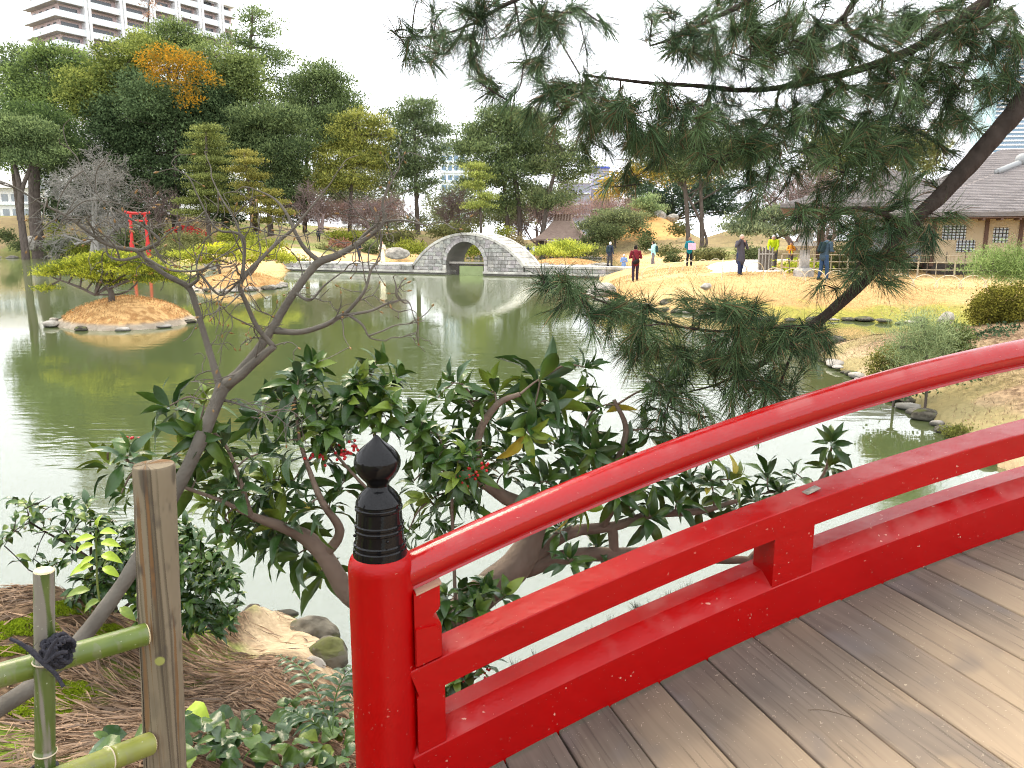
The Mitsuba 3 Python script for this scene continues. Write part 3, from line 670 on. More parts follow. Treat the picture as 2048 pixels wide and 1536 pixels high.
# ------------------------------------------------------------------ torii and little red bridge
princ('m_torii', (0.55, 0.025, 0.02), 0.5)
tr = thing('torii_gate', 'tall slender red torii gate on the far left shore', 'torii')
tc, ta = np.array([-48.3, 101.5]), np.array([0.82, 0.57])
P3 = lambda t, z: np.array([tc[0] + ta[0] * t, tc[1] + ta[1] * t, z])
for s in (-1, 1):
    obj('leg', tube([P3(s * .95, -.4), P3(s * .95, 2.2), P3(s * .85, 6.0)], [.24, .22, .15], 12), 'm_torii', tr, smooth=40)
    obj('leg_sleeve', tube([P3(s * .96, -.5), P3(s * .95, 2.4)], [.32, .30], 12), 'm_torii', tr, smooth=40)
obj('tie_beam', tube([P3(-1.15, 5.15), P3(1.15, 5.15)], .13, 4), 'm_torii', tr)
obj('lintel', tube([P3(-1.5, 6.26), P3(-.8, 6.12), P3(.8, 6.12), P3(1.5, 6.26)], .17, 4), 'm_torii', tr)
rb = thing('red_footbridge', 'small arched red footbridge with railings under the far trees', 'bridge')
r0, r1 = at(330, 470, 117), at(402, 470, 119)
rz = lambda t: 2.7 + 1.0 * math.sin(PI * t)
for off in (0, 2.0):
    for k in range(9):
        t = k / 8; p = r0 * (1 - t) + r1 * t
        obj('post', tube([[p[0], p[1] + off, rz(t) - .3], [p[0], p[1] + off, rz(t) + 1.25]], .11, 6), 'm_torii', rb)
    for hgt in (.35, .75, 1.15):
        obj('rail', tube([[*(r0 * (1 - t) + r1 * t)[:2] + [0, off], rz(t) + hgt] for t in np.linspace(0, 1, 11)], .08, 5), 'm_torii', rb)
m = sweep((np.array([[*(r0 * (1 - t) + r1 * t)[:2] + [0, 1], rz(t)] for t in np.linspace(0, 1, 11)]), np.repeat([[0, 1.0, 0]], 11, 0), np.repeat([[0, 0, 1.0]], 11, 0)), [(-1.1, -.25), (1.1, -.25), (1.1, 0), (-1.1, 0)])
obj('deck', m, 'm_torii', rb)

# ------------------------------------------------------------------ buildings beyond the garden
princ('m_white_wall', (0.80, 0.80, 0.80), 0.7)
princ('m_parapet', (0.74, 0.80, 0.82), 0.5)
princ('m_pink_wall', (0.66, 0.52, 0.50), 0.8)
princ('m_window', (0.10, 0.11, 0.12), 0.15, specular=0.6)
princ('m_soffit', (0.36, 0.33, 0.32), 0.8)
def frame_box(o, u, v, a0, a1, b0, b1, z0, z1):
    return loft([np.array([[*(o + u * a + v * b), z] for a, b in ((a0, b0), (a1, b0), (a1, b1), (a0, b1))]) for z in (z0, z1)])
ap = thing('apartment_block', 'tall white apartment block with rows of balconies above the trees', 'building')
o = np.array([-91.6, 165.0]); u = np.array([24.4, 35.0]); Lr = np.linalg.norm(u); u /= Lr; v = np.array([-u[1], u[0]])
def A_(a0, a1, b0, b1, z0, z1): return frame_box(o, u, v, a0, a1, b0, b1, z0, z1)
FL = [53.1 + 2.9 - 2.9 * k for k in range(10)]
obj('body', A_(1.6, Lr, 1.6, 13.2, 0, 58.2), 'm_pink_wall', ap)
obj('roof_edge', A_(0, Lr + .2, 0, 13.6, 58.2, 59.0), 'm_white_wall', ap)
obj('lower_body', A_(0.3, Lr, 0.3, 13.2, 0, FL[-1] - .3), 'm_white_wall', ap)
piers = [6.6, 14.2, 21.0, 27.2, 33.2, 38.6]
bays = list(zip([1.8] + [p + .8 for p in piers], [p - .8 for p in piers] + [Lr - .3]))
for z_ in FL:
    obj('floor_slab', A_(0.02, Lr, 0.02, 13.3, z_ - .22, z_), 'm_soffit', ap)
    obj('balcony_front', A_(0, Lr, 0, .16, z_ - .15, z_ + 1.1), 'm_parapet', ap)
    obj('balcony_front', A_(0, .16, .162, 13.3, z_ - .15, z_ + 1.1), 'm_parapet', ap)
    for a0, a1 in bays:
        obj('window', A_(a0, a1 - (a1 - a0) * .12, 1.54, 1.595, z_ + .1, z_ + 2.2), 'm_window', ap)
    for b0 in (3.0, 5.6, 8.4, 11.2):
        obj('window', A_(1.54, 1.595, b0, b0 + 1.2, z_ + .7, z_ + 2.2), 'm_window', ap)
for p in piers:
    for d_ in (-.62, .14): obj('pier', A_(p + d_, p + d_ + .55, -.3, 1.62, 20, 58.19), 'm_white_wall', ap)
# glass tower on the right
tw = thing('office_tower', 'tall blue glass office tower with white floor bands at the right edge', 'building')
o = np.array([(1941 - 1024) / FOC * 600, 600.0]); u, v = np.array([1.0, -.08]), np.array([.08, 1.0])
princ('m_tower_glass', (0.16, 0.26, 0.36), 0.12, specular=0.7)
princ('m_tower_cyan', (0.46, 0.66, 0.72), 0.3)
obj('core', frame_box(o, u, v, .5, 33, .5, 30, 0, 150), 'm_tower_glass', tw)
obj('corner_strip', frame_box(o, u, v, 0, 2.4, 0, 30, 0, 150), 'm_tower_cyan', tw)
obj('corner_strip', frame_box(o, u, v, 31, 39, 0.2, 30, 0, 150), 'm_tower_cyan', tw)
for k in range(48): obj('floor_band', frame_box(o, u, v, 2.41, 30.99, .1, .5, 4 + 3.0 * k, 5.1 + 3.0 * k), 'm_white_wall', tw)
princ('m_far_window', (0.30, 0.33, 0.36), 0.3)
def block_building(name, label, px0, px1, pyt, Y, depth, wall, floors, bays_, win='m_far_window', base=0, hl=None):
    t = thing(name, label, 'building')
    x0, x1 = (px0 - 1024) / FOC * Y, (px1 - 1024) / FOC * Y
    ztop = CAM_Z + (HORIZON - pyt) / FOC * Y
    obj('body', box(x0, x1, Y, Y + depth, base, ztop), wall, t)
    obj('roof_edge', box(x0 - .3, x1 + .3, Y - .3, Y + depth + .3, ztop, ztop + .6), 'm_white_wall' if hl is None else hl, t)
    fh = 3.1
    for i in range(floors):
        z1 = ztop - .7 - fh * i
        for j in range(bays_):
            c = x0 + (x1 - x0) * (j + .5) / bays_; w = (x1 - x0) / bays_ * .33
            obj('window', box(c - w, c + w, Y - .06, Y - .002, z1 - 1.5, z1), win, t)
        obj('ledge', box(x0, x1, Y - .5, Y - .0621, z1 - 2.3, z1 - 1.95), 'm_parapet', t)
princ('m_lavender', (0.34, 0.33, 0.43), 0.8)
princ('m_blue_sign', (0.05, 0.09, 0.50), 0.5)
block_building('apartment_block', 'grey lavender apartment block behind the pines right of centre', 1122, 1176, 372, 230, 14, 'm_lavender', 6, 5)
block_building('apartment_block', 'narrow grey block with a blue rooftop sign behind the pines', 1180, 1212, 344, 240, 12, 'm_lavender', 9, 3, hl='m_blue_sign')
block_building('office_block', 'white building with thin red stripes beyond the far trees', 1252, 1268, 336, 300, 10, 'm_white_wall', 9, 1, win='m_pink_wall')
block_building('office_block', 'pale blue-white office block showing between the two central pines', 886, 934, 298, 260, 15, 'm_parapet', 12, 4, win='m_tower_glass')
block_building('office_block', 'white office block behind the trees left of the central pines', 690, 742, 318, 280, 15, 'm_white_wall', 8, 4)
block_building('office_block', 'low white building between trunks under the left central pine', 742, 800, 405, 240, 15, 'm_white_wall', 4, 5)
block_building('white_house', 'low white house behind the trees at the left edge', -30, 84, 386, 168, 12, 'm_white_wall', 2, 6, base=3)
gable = loft([np.array([[-117, 166.5, 13.6], [-102, 166.5, 13.6], [-102, 181, 13.6], [-117, 181, 13.6]]), np.array([[-116, 173, 17.2], [-103, 173, 17.2], [-103, 174, 17.2], [-116, 174, 17.2]])])
obj('grey_roof', gable, 'm_tile_grey', 'white_house')

# ------------------------------------------------------------------ people
def bone(a, b, ra, rb, n=14):
    s = [Manifold.sphere(r, n).translate(list(map(float, p))) for p, r in ((a, ra), (b, rb))]
    return Manifold.batch_hull(s)
def join(bs):
    m = Manifold.batch_boolean(bs, OpType.Add).to_mesh()
    return trimesh.Trimesh(m.vert_properties[:, :3], m.tri_verts, process=True)
clothes = {}
def cloth(c):
    k = 'm_cloth_' + '_'.join('%02d' % int(x * 99) for x in c)
    if k not in scene: princ(k, c, 0.85, specular=0.15)
    return k
SKIN = (0.50, 0.30, 0.22)
def person(label, x, y, z, h, face, top, legs, hair=(0.02, 0.017, 0.015), lean=0.0, bend=0.0, arms='down', stride=0.10, coat=False, pack=None, bag=None, hat=None, skirt=False, hood=None):
    """h: standing height; face: heading in degrees the person looks to (0 = away from the camera, 180 = towards it)"""
    t = thing('person', label, 'person')
    k = h / 1.7
    a = math.radians(face)
    F, R = np.array([math.sin(a), math.cos(a), 0]), np.array([math.cos(a), -math.sin(a), 0])
    up = np.array([0, 0, 1.0])
    def W(r, f, u): return np.array([x, y, z]) + k * (R * r + F * f + up * u)
    hipz = 0.90
    sp, cp = math.sin(bend), math.cos(bend)
    def B(r, f, u):                         # torso frame, bent forward at the hips by bend
        du = u - hipz
        return W(r, f * cp + du * sp + lean * du, hipz + du * cp - f * sp)
    ank = [W(-.10, -stride, .07), W(.10, stride, .07)]
    knee = [W(-.10, -stride * .4 + .03, .48), W(.10, stride * .6 + .03, .48)]
    hip = [W(-.09, 0, hipz), W(.09, 0, hipz)]
    sh = [B(-.19, 0, 1.40), B(.19, 0, 1.40)]
    if arms == 'down': el, ha = [B(-.25, -.03, 1.12), B(.25, -.03, 1.12)], [B(-.25, .06, .87), B(.25, .06, .87)]
    elif arms == 'hold': el, ha = [B(-.27, .03, 1.13), B(.27, .03, 1.13)], [B(-.09, .30, 1.16), B(.09, .30, 1.16)]
    elif arms == 'phone': el, ha = [B(-.27, .08, 1.14), B(.30, .10, 1.22)], [B(-.07, .20, 1.40), B(.12, .17, 1.52)]
    elif arms == 'reach': el, ha = [B(-.22, .20, 1.25), B(.22, .22, 1.22)], [B(-.15, .42, 1.12), B(.15, .46, 1.08)]
    neck, head = B(0, .01, 1.47), B(0, .045, 1.60)
    hr_ = .098 * k
    body = [bone(B(0, 0, 1.35), neck, .09 * k, .055 * k), bone(neck, head, .055 * k, .07 * k)]
    skull = Manifold.sphere(1, 20).scale([hr_ * .86, hr_ * .95, hr_ * 1.18]).rotate([0, 0, -face]).translate(list(map(float, head)))
    body += [skull, bone(head + F * hr_ * .9 - up * .01, head + F * hr_ * 1.05 - up * .025 * k, .014 * k, .018 * k, 8)]
    for s in (-1, 1): body.append(bone(head + R * s * hr_ * .86, head + R * s * hr_ * .9 - up * .03 * k, .02 * k, .014 * k, 8))
    body += [bone(B(0, 0, 1.05), B(0, 0, 1.35), .13 * k, .14 * k), bone(W(0, 0, hipz), B(0, 0, 1.05), .14 * k, .13 * k)]
    for i in range(2):
        body += [bone(sh[i], el[i], .052 * k, .042 * k), bone(el[i], ha[i], .042 * k, .03 * k), bone(hip[i], knee[i], .08 * k, .055 * k), bone(knee[i], ank[i], .055 * k, .038 * k)]
        d = ha[i] - el[i]; d /= np.linalg.norm(d)
        q = np.cross(d, up); q = q / (np.linalg.norm(q) + 1e-9)
        palm = ha[i] + d * .07 * k
        body.append(bone(ha[i], palm, .03 * k, .036 * k, 10))
        for j in range(4): body.append(bone(palm + q * (j - 1.5) * .019 * k, palm + q * (j - 1.5) * .022 * k + d * (.075 - .008 * abs(j - 1.3)) * k - up * .012 * k, .0095 * k, .008 * k, 6))
        body.append(bone(ha[i] + q * .028 * k + d * .02 * k, ha[i] + q * .055 * k + d * .07 * k, .011 * k, .009 * k, 6))
    obj('body', join(body), cloth(SKIN), t, smooth=40)
    tops = [bone(B(0, 0, 1.0), B(0, -.01, 1.36), .165 * k, .165 * k), bone(B(-.15, 0, 1.38), B(.15, 0, 1.38), .085 * k, .085 * k), bone(B(0, 0, 1.38), B(0, 0, 1.455), .10 * k, .07 * k)]
    low = .62 if coat else .88
    tops.append(bone(B(0, 0, 1.02), W(0, 0, low), .165 * k, (.20 if coat else .175) * k))
    for i in range(2): tops += [bone(sh[i], el[i], .072 * k, .062 * k), bone(el[i], ha[i] - (ha[i] - el[i]) * .06, .06 * k, .045 * k)]
    obj('jacket', join(tops), cloth(top), t, smooth=40)
    if skirt:
        pts = [bone(W(0, 0, .95), W(0, 0, .10), .16 * k, .24 * k)]
    else:
        pts = [bone(W(0, 0, .92), W(0, 0, .86), .155 * k, .15 * k)]
        for i in range(2): pts += [bone(hip[i], knee[i], .10 * k, .075 * k), bone(knee[i], ank[i] + up * .03 * k, .075 * k, .06 * k)]
    obj('trousers' if not skirt else 'skirt', join(pts), cloth(legs), t, smooth=40)
    sh_ = [bone(ank[i] - up * .035 * k - F * .05 * k, ank[i] - up * .04 * k + F * .15 * k, .042 * k, .035 * k, 10) for i in range(2)]
    obj('shoes', join(sh_), cloth((0.03, 0.03, 0.035)), t, smooth=40)
    cap = Manifold.sphere(1, 20).scale([hr_ * .95, hr_ * 1.02, hr_ * 1.2]).rotate([0, 0, -face]).translate(list(map(float, head - F * .012 * k + up * .014 * k)))
    cut = Manifold.cube([.6, .6, .6], True).translate([0, .3 + .25 * hr_, -.3 + .45 * hr_]).rotate([0, 0, -face]).translate(list(map(float, head)))
    hm = (cap - cut).to_mesh()
    obj('hair' if hat is None else 'hat', trimesh.Trimesh(hm.vert_properties[:, :3], hm.tri_verts), cloth(hat or hair), t, smooth=40)
    if hood: obj('hood', join([bone(B(-.06, -.09, 1.47), B(.06, -.09, 1.47), .08 * k, .08 * k)]), cloth(hood), t, smooth=40)
    if pack: obj('backpack', join([bone(B(-.08, -.24, 1.05), B(-.08, -.21, 1.34), .085 * k, .075 * k), bone(B(.08, -.24, 1.05), B(.08, -.21, 1.34), .085 * k, .075 * k)]), cloth(pack), t, smooth=40)
    if bag: obj('shoulder_bag', join([bone(B(-.06, -.22, .90), B(.08, -.22, .96), .10 * k, .11 * k), bone(B(-.14, -.1, 1.42), B(.02, -.19, 1.0), .018 * k, .018 * k)]), cloth(bag), t, smooth=40)
    return t
def stand(px, py, z): 
    p = on(px, py, z); return p[0], p[1], z
g = lambda x, y: max(hz(x, y), 0.3)
def stand_y(px, Y, z=None):
    x = (px - 1024) / FOC * Y
    return x, Y, (g(x, Y) if z is None else z)
person('person in a dark quilted coat raising one hand to the face at the gravel path', *stand_y(1475, 33.2), 1.68, 165, (0.075, 0.07, 0.085), (0.03, 0.04, 0.085), hair=(0.50, 0.42, 0.34), arms='phone', coat=True)
person('person in maroon jacket with black waist bag seen from behind on the lawn edge', *stand_y(1268, 36.8), 1.66, 5, (0.17, 0.02, 0.03), (0.045, 0.03, 0.045), arms='hold', bag=(0.015, 0.015, 0.018))
person('person in light blue jacket with dark backpack reading a leaflet on the causeway', *stand_y(1303, 55.0, .81), 1.75, -70, (0.42, 0.75, 0.80), (0.20, 0.18, 0.20), arms='hold', pack=(0.02, 0.05, 0.05), hood=(0.45, 0.78, 0.82))
person('person in a dark navy jacket with a white scarf on the causeway', *stand_y(1217, 56.6, .81), 1.7, 35, (0.035, 0.045, 0.07), (0.05, 0.045, 0.05), arms='down', hat=(0.7, 0.7, 0.72), pack=(0.03, 0.05, 0.06))
person('person in a teal jacket with a backpack holding up a pink sheet behind the hoops', *stand_y(1374, 46, 1.15), 1.66, 25, (0.01, 0.19, 0.24), (0.02, 0.02, 0.025), hair=(0.30, 0.17, 0.11), arms='hold', pack=(0.02, 0.13, 0.16))
leaf = at(1385, 493.5, 45.6); obj('leaflet', box(leaf[0] - .26, leaf[0] + .2, leaf[1] - .006, leaf[1] + .006, leaf[2] - .18, leaf[2] + .22), cloth((0.66, 0.45, 0.58)), None, 'pink sheet held up by the person in teal', 'leaflet')
person('person in a blue coat crouching on the causeway', *stand_y(1245, 55.8, .81 - .62), 1.45, 185, (0.20, 0.29, 0.50), (0.20, 0.27, 0.45), arms='hold', hat=(0.7, 0.66, 0.7), coat=True)
person('person in a lime jacket bending forward behind the brushwood screen', *stand_y(1540, 37, 1.3), 1.66, -155, (0.52, 0.64, 0.02), (0.10, 0.10, 0.11), hair=(0.6, 0.6, 0.56), arms='reach', bend=.5)
person('person with a large dark backpack and jeans half hidden by the pine bough', *stand_y(1640, 30.2), 1.72, 70, (0.05, 0.08, 0.11), (0.035, 0.07, 0.14), arms='hold', bend=.25, pack=(0.015, 0.03, 0.035))
person('small person in an orange top behind the bamboo fence', *stand_y(1574, 42, 1.3), 1.25, 200, (0.72, 0.32, 0.04), (0.10, 0.09, 0.09), arms='hold', hat=(0.05, 0.04, 0.06))
person('person in a long cream gown with a pink headdress standing on the causeway', *stand_y(768, 66.2, .81), 1.72, 160, (0.80, 0.74, 0.55), (0.82, 0.76, 0.56), hat=(0.62, 0.25, 0.25), skirt=True, arms='hold', coat=True)
person('person in dark clothes beside the cream-gowned figure on the causeway', *stand_y(722, 68.2, .81), 1.7, 120, (0.04, 0.04, 0.05), (0.05, 0.05, 0.06), arms='hold')
person('person in black walking on the far shore behind the left end of the arch', *stand_y(848, 118), 1.7, 90, (0.02, 0.02, 0.03), (0.03, 0.03, 0.04))
person('person in black standing on the far left lawn among the low pines', *stand_y(644, 108), 1.7, 0, (0.03, 0.035, 0.05), (0.02, 0.02, 0.03))
person('person in grey-blue sitting low on the far left lawn', *stand_y(521, 108), 1.5, 0, (0.10, 0.12, 0.17), (0.08, 0.09, 0.12))
person('person in a white top near the pavilion on the far shore', *stand_y(1049, 119), 1.68, 30, (0.75, 0.75, 0.78), (0.03, 0.03, 0.04))
person('person in navy beside the person in white near the pavilion', *stand_y(1057, 118), 1.6, 30, (0.02, 0.03, 0.08), (0.02, 0.02, 0.04))
person('person in a white coat on the far shore nearest the pavilion', *stand_y(1067, 119), 1.65, 10, (0.75, 0.76, 0.75), (0.03, 0.03, 0.04))
# ------------------------------------------------------------------ trees and shrubs across the pond
def bark_fn(a, b, f=6.0):
    return lambda p, n, uv: mi.Color3f(mix(a, b, fbm(p.x * f, p.y * f, p.z * f * 0.35, 4)))
princ('m_bark', proc(bark_fn((0.055, 0.043, 0.035), (0.17, 0.14, 0.12))), 0.95, specular=0.15)
princ('m_bark_pale', proc(bark_fn((0.24, 0.225, 0.20), (0.46, 0.44, 0.40))), 0.95, specular=0.15)
def leaves_mesh(c, nrm, ln, wd, col, rs, up=0.0):
    """rhombic leaves: centres, outward directions, lengths, widths, colours -> vertex-coloured mesh"""
    n = len(c)
    d = rs.normal(size=(n, 3)) + nrm * 0.8
    d[:, 2] += up
    d /= np.linalg.norm(d, axis=1, keepdims=True)
    e = np.cross(d, rs.normal(size=(n, 3)))
    e /= np.linalg.norm(e, axis=1, keepdims=True) + 1e-9
    L, Wd = np.broadcast_to(ln, (n,))[:, None] * .5, np.broadcast_to(wd, (n,))[:, None] * .5
    v = np.stack([c - d * L, c + e * Wd, c + d * L, c - e * Wd], 1).reshape(-1, 3)
    k = np.arange(n)[:, None] * 4
    f = np.vstack([k + [0, 1, 2], k + [0, 2, 3]])
    return trimesh.Trimesh(v, f, process=False), np.repeat(col, 4, 0)
COVER = 3.2
def crown_points(blobs, dens, area, per, rs, hollow=0.5):
    """leaf places in clumps spread over and inside ellipsoids (centre, radii)"""
    C, Nn, K = [], [], []
    for i, (c, r) in enumerate(blobs):
        m = max(5, int(min(dens * COVER * PI * r[0] * r[2] / area, 9000) / per))
        d = rs.normal(size=(m, 3)); d /= np.linalg.norm(d, axis=1, keepdims=True)
        q = c + d * r * (rs.uniform(hollow, 1.02, (m, 1)))
        C.append(q); Nn.append(d); K.append(np.full(m, i))
    return np.vstack(C), np.vstack(Nn), np.concatenate(K)
def crown_mesh(blobs, leaf, dens, cA, cB, rs, clump=None, per=22, aspect=0.5, up=0.0, hollow=0.5, flat=0.7):
    clump = clump or leaf * 3.0
    q, d, k = crown_points(blobs, dens, leaf * leaf * aspect * .5, per, rs, hollow)
    m = len(q)
    tone = np.clip(rs.uniform(-.15, 1.15, m), 0, 1)
    bt = rs.uniform(-.15, .15, len(blobs))[k]
    c = np.repeat(q, per, 0) + rs.normal(size=(m * per, 3)) * np.array([1, 1, flat]) * clump * 0.5
    t = np.clip(np.repeat(tone + bt, per) + rs.normal(size=m * per) * .18, 0, 1)[:, None]
    col = (np.array(cA) * (1 - t) + np.array(cB) * t) * rs.uniform(.8, 1.2, (m * per, 1))
    s = rs.uniform(.7, 1.3, m * per) * leaf
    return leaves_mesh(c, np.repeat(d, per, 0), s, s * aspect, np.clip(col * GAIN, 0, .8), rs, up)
def px_blobs(bl, Y, rs, depth=0.8, spread=0.5):
    out = []
    for b in bl:
        px, py, rx, ry = b[:4]
        Yb = (b[4] if len(b) > 4 else Y) + rs.uniform(-spread, spread) * rx / FOC * Y
        k = Yb / FOC
        out.append((at(px, py, Yb), np.array([rx * k, rx * k * depth, ry * k])))
    return out
TREES, GAIN = 0, 1.7
def tree(name, label, Y, trunk, bl, leaf, dens, cA, cB, cat='tree', group=None, style='leaf', barkm='m_bark', limbs=True, base=True, **kw):
    global TREES, GAIN
    TREES += 1
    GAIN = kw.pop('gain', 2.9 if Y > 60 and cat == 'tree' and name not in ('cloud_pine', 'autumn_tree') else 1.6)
    if name == 'pine_tree' and Y > 60: bl = [(q[0], q[1], q[2] * 1.16, q[3] * 1.22, *q[4:]) for q in bl]
    rs = np.random.default_rng(100 + TREES)
    t = thing(name, label, cat, group)
    if cat == 'tree' and Y > 60 and name in ('pine_tree', 'broadleaf_tree') and name not in ('autumn_tree', 'cloud_pine'):
        sat = []
        for q in bl:
            for _ in range(3):
                a = rs.uniform(0, 2 * PI); s_ = rs.uniform(.28, .5)
                sat.append((q[0] + math.cos(a) * q[2] * rs.uniform(.75, 1.05), q[1] + math.sin(a) * q[3] * rs.uniform(.75, 1.05), q[2] * s_, q[3] * s_ * rs.uniform(.7, 1.1), *q[4:]))
        bl = [(q[0], q[1], q[2] * .88, q[3] * .88, *q[4:]) for q in bl] + sat
    blobs = px_blobs(bl, Y, rs)
    parts = []
    if trunk:
        for path in (trunk if isinstance(trunk[0], list) else [trunk]):
            pts = [(*at(x, y, Y), w / 2 / FOC * Y) for x, y, w in path]
            if base:
                b0 = pts[0]; g_ = max(hz(b0[0], b0[1]), -0.3)
                if b0[2] > g_ - .1: pts = [(b0[0], b0[1], g_ - .2, b0[3] * 1.25)] + pts
            s = spline(pts, 5)
            parts.append(tube(s[:, :3], np.maximum(s[:, 3], .02), 7, bump=.12, seed=TREES))
        if limbs:
            for c, r in blobs[:24]:
                j = np.argmin(np.linalg.norm(s[:, :3] - (c - [0, 0, r[2] * 1.2]), axis=1)); a = s[j, :3]
                mid = (a + c) / 2 + rs.normal(size=3) * .08 * np.linalg.norm(c - a)
                sp = spline([a, mid, c], 4)
                parts.append(tube(sp, np.linspace(max(s[j, 3] * .5, .03), .025, len(sp)), 5))
        obj('trunk', cat_(parts), barkm, t, smooth=True)
    m, col = crown_mesh(blobs, leaf, dens, cA, cB, rs, **kw)
    obj('crown' if cat == 'tree' else 'foliage', m, 'm_leaf', t, color=col)
    return t
PINE = dict(aspect=0.34, up=0.9, per=16, hollow=0.35, flat=0.45)
DK, MD, LT = (0.016, 0.026, 0.012), (0.05, 0.075, 0.024), (0.11, 0.145, 0.045)
PG, PL = (0.030, 0.044, 0.020), (0.105, 0.135, 0.055)
YG, YL = (0.1, 0.13, 0.02), (0.3, 0.3, 0.04)
# wood on the left shore, back to front
tree('pine_tree', 'tall sparse pine with spiky top standing above the wood left of centre', 142, [(505, 330, 12), (500, 150, 8), (505, 20, 3)], [(502, 35, 26, 14), (535, 62, 28, 12), (478, 72, 24, 11), (520, 98, 40, 14), (560, 120, 36, 12), (470, 130, 36, 14), (520, 150, 50, 18), (600, 165, 36, 14)], .55, .8, PG, PL, **PINE)
tree('pine_tree', 'pine with ragged dark top at the far upper left edge', 140, [(25, 300, 10), (25, 100, 4)], [(28, 100, 34, 14), (8, 130, 36, 14), (48, 145, 34, 16), (15, 175, 40, 18)], .55, .9, PG, PL, **PINE)
tree('bare_pine_tip', 'thin reddish dead pine tip in front of the apartment block', 138, [(300, 120, 4), (296, 60, 3), (300, -30, 2)], [(298, 30, 10, 4), (300, 8, 9, 4)], .4, .4, (0.10, 0.06, 0.04), (0.20, 0.12, 0.08), base=False, **PINE)
tree('pine_tree', 'rounded pine crown rising over the wood below the apartment block', 139, [(338, 300, 10), (338, 80, 5)], [(338, 74, 52, 22), (300, 92, 40, 18), (375, 92, 40, 18)], .5, 1.1, PG, (0.12, 0.15, 0.05), **PINE)
tree('broadleaf_tree', 'mid green broadleaf tree at the upper left of the wood', 136, [(110, 420, 14), (110, 200, 8)], [(125, 120, 60, 32), (75, 150, 60, 40), (170, 150, 60, 40), (110, 205, 80, 55), (40, 215, 55, 50), (90, 290, 90, 50), (30, 300, 60, 50)], .48, 1.15, (0.03, 0.045, 0.02), LT)
tree('broadleaf_tree', 'yellowish green broadleaf tree left of the orange tree', 132, [(230, 420, 14), (230, 220, 8)], [(235, 118, 55, 32), (280, 95, 55, 32), (205, 165, 65, 45), (260, 160, 60, 45), (160, 190, 55, 45), (230, 230, 80, 50)], .46, 1.2, (0.035, 0.05, 0.015), (0.14, 0.155, 0.04))
tree('broadleaf_tree', 'large dark evergreen tree in the middle of the wood behind the red torii', 127, [(352, 440, 15), (350, 330, 12), (345, 200, 8)], [(300, 200, 75, 55), (370, 235, 75, 60), (250, 250, 70, 60), (320, 285, 85, 55), (410, 290, 60, 55), (200, 290, 60, 55), (270, 335, 75, 45), (360, 350, 60, 50), (420, 200, 60, 50)], .44, 1.25, DK, (0.07, 0.10, 0.045))
tree('autumn_tree', 'orange and yellow autumn tree glowing in the wood', 125, [(352, 400, 5), (352, 190, 4), (355, 130, 3)], [(335, 108, 40, 18, 120), (300, 128, 28, 20, 120), (372, 118, 34, 20, 120), (398, 140, 26, 14, 120), (424, 156, 20, 10, 120), (362, 160, 24, 18, 120), (380, 186, 20, 16, 120), (372, 206, 16, 8, 120), (318, 152, 24, 12, 120), (340, 136, 40, 14, 120)], .40, .62, (0.12, 0.105, 0.025), (0.40, 0.21, 0.02))
tree('broadleaf_tree', 'green broadleaf tree right of the orange tree', 131, [(450, 420, 14), (450, 240, 8)], [(440, 120, 60, 38), (470, 170, 65, 45), (420, 175, 45, 40), (500, 215, 65, 50), (450, 250, 60, 50), (520, 280, 60, 50)], .46, 1.15, (0.028, 0.042, 0.018), (0.12, 0.145, 0.05))
tree('pine_tree', 'layered dark pine on the right slope of the wood', 124, [(540, 440, 11), (530, 300, 9), (520, 200, 5)], [(520, 230, 60, 22), (560, 255, 55, 20), (500, 275, 60, 20), (560, 300, 60, 22), (520, 325, 60, 22), (575, 350, 50, 22), (530, 375, 60, 22), (470, 300, 40, 20)], .5, 1.25, (0.022, 0.034, 0.016), (0.085, 0.11, 0.045), **PINE)
tree('pine_tree', 'broad green pine at the right shoulder of the wood', 134, [(610, 450, 9), (615, 300, 7), (630, 150, 4)], [(640, 140, 40, 20), (610, 165, 40, 22), (665, 175, 36, 22), (630, 200, 60, 26), (600, 235, 50, 26), (660, 235, 50, 26), (690, 210, 34, 24), (630, 280, 70, 34), (690, 270, 40, 28)], .5, 1.2, PG, PL, **PINE)
tree('pine_tree', 'yellow-green pine at the right end of the wood', 129, [(700, 455, 8), (705, 330, 6), (715, 230, 4)], [(720, 235, 38, 18), (745, 262, 34, 18), (700, 275, 46, 20), (750, 300, 36, 18), (715, 318, 48, 20), (665, 320, 45, 22), (690, 355, 44, 20), (640, 360, 40, 26)], .46, 1.1, (0.05, 0.062, 0.018), (0.19, 0.19, 0.05), **PINE)
tree('pine_tree', 'near pine with dark trunks at the left edge of the photo', 112, [[(42, 438, 12), (40, 380, 11), (25, 310, 6)], [(42, 400, 8), (58, 340, 7), (70, 290, 4)]], [(35, 275, 55, 18), (75, 290, 46, 18), (5, 300, 45, 18), (45, 315, 50, 16), (10, 245, 45, 20), (75, 258, 40, 18)], .4, 1.2, PG, PL, **PINE)
tree('pine_tree', 'thick-trunked pine behind the near pine at the left edge', 118, [(70, 436, 22), (68, 340, 19), (70, 240, 10)], [(90, 250, 60, 30), (50, 235, 55, 30), (110, 290, 40, 24)], .46, 1.0, DK, MD, **PINE)
tree('broadleaf_tree', 'dark undergrowth tree behind the grey bare tree', 124, None, [(130, 350, 70, 50), (210, 340, 60, 45), (120, 410, 60, 30), (230, 400, 60, 45), (300, 410, 60, 45), (430, 380, 50, 60), (580, 400, 40, 40)], .42, 1.1, (0.012, 0.018, 0.010), (0.05, 0.066, 0.03))
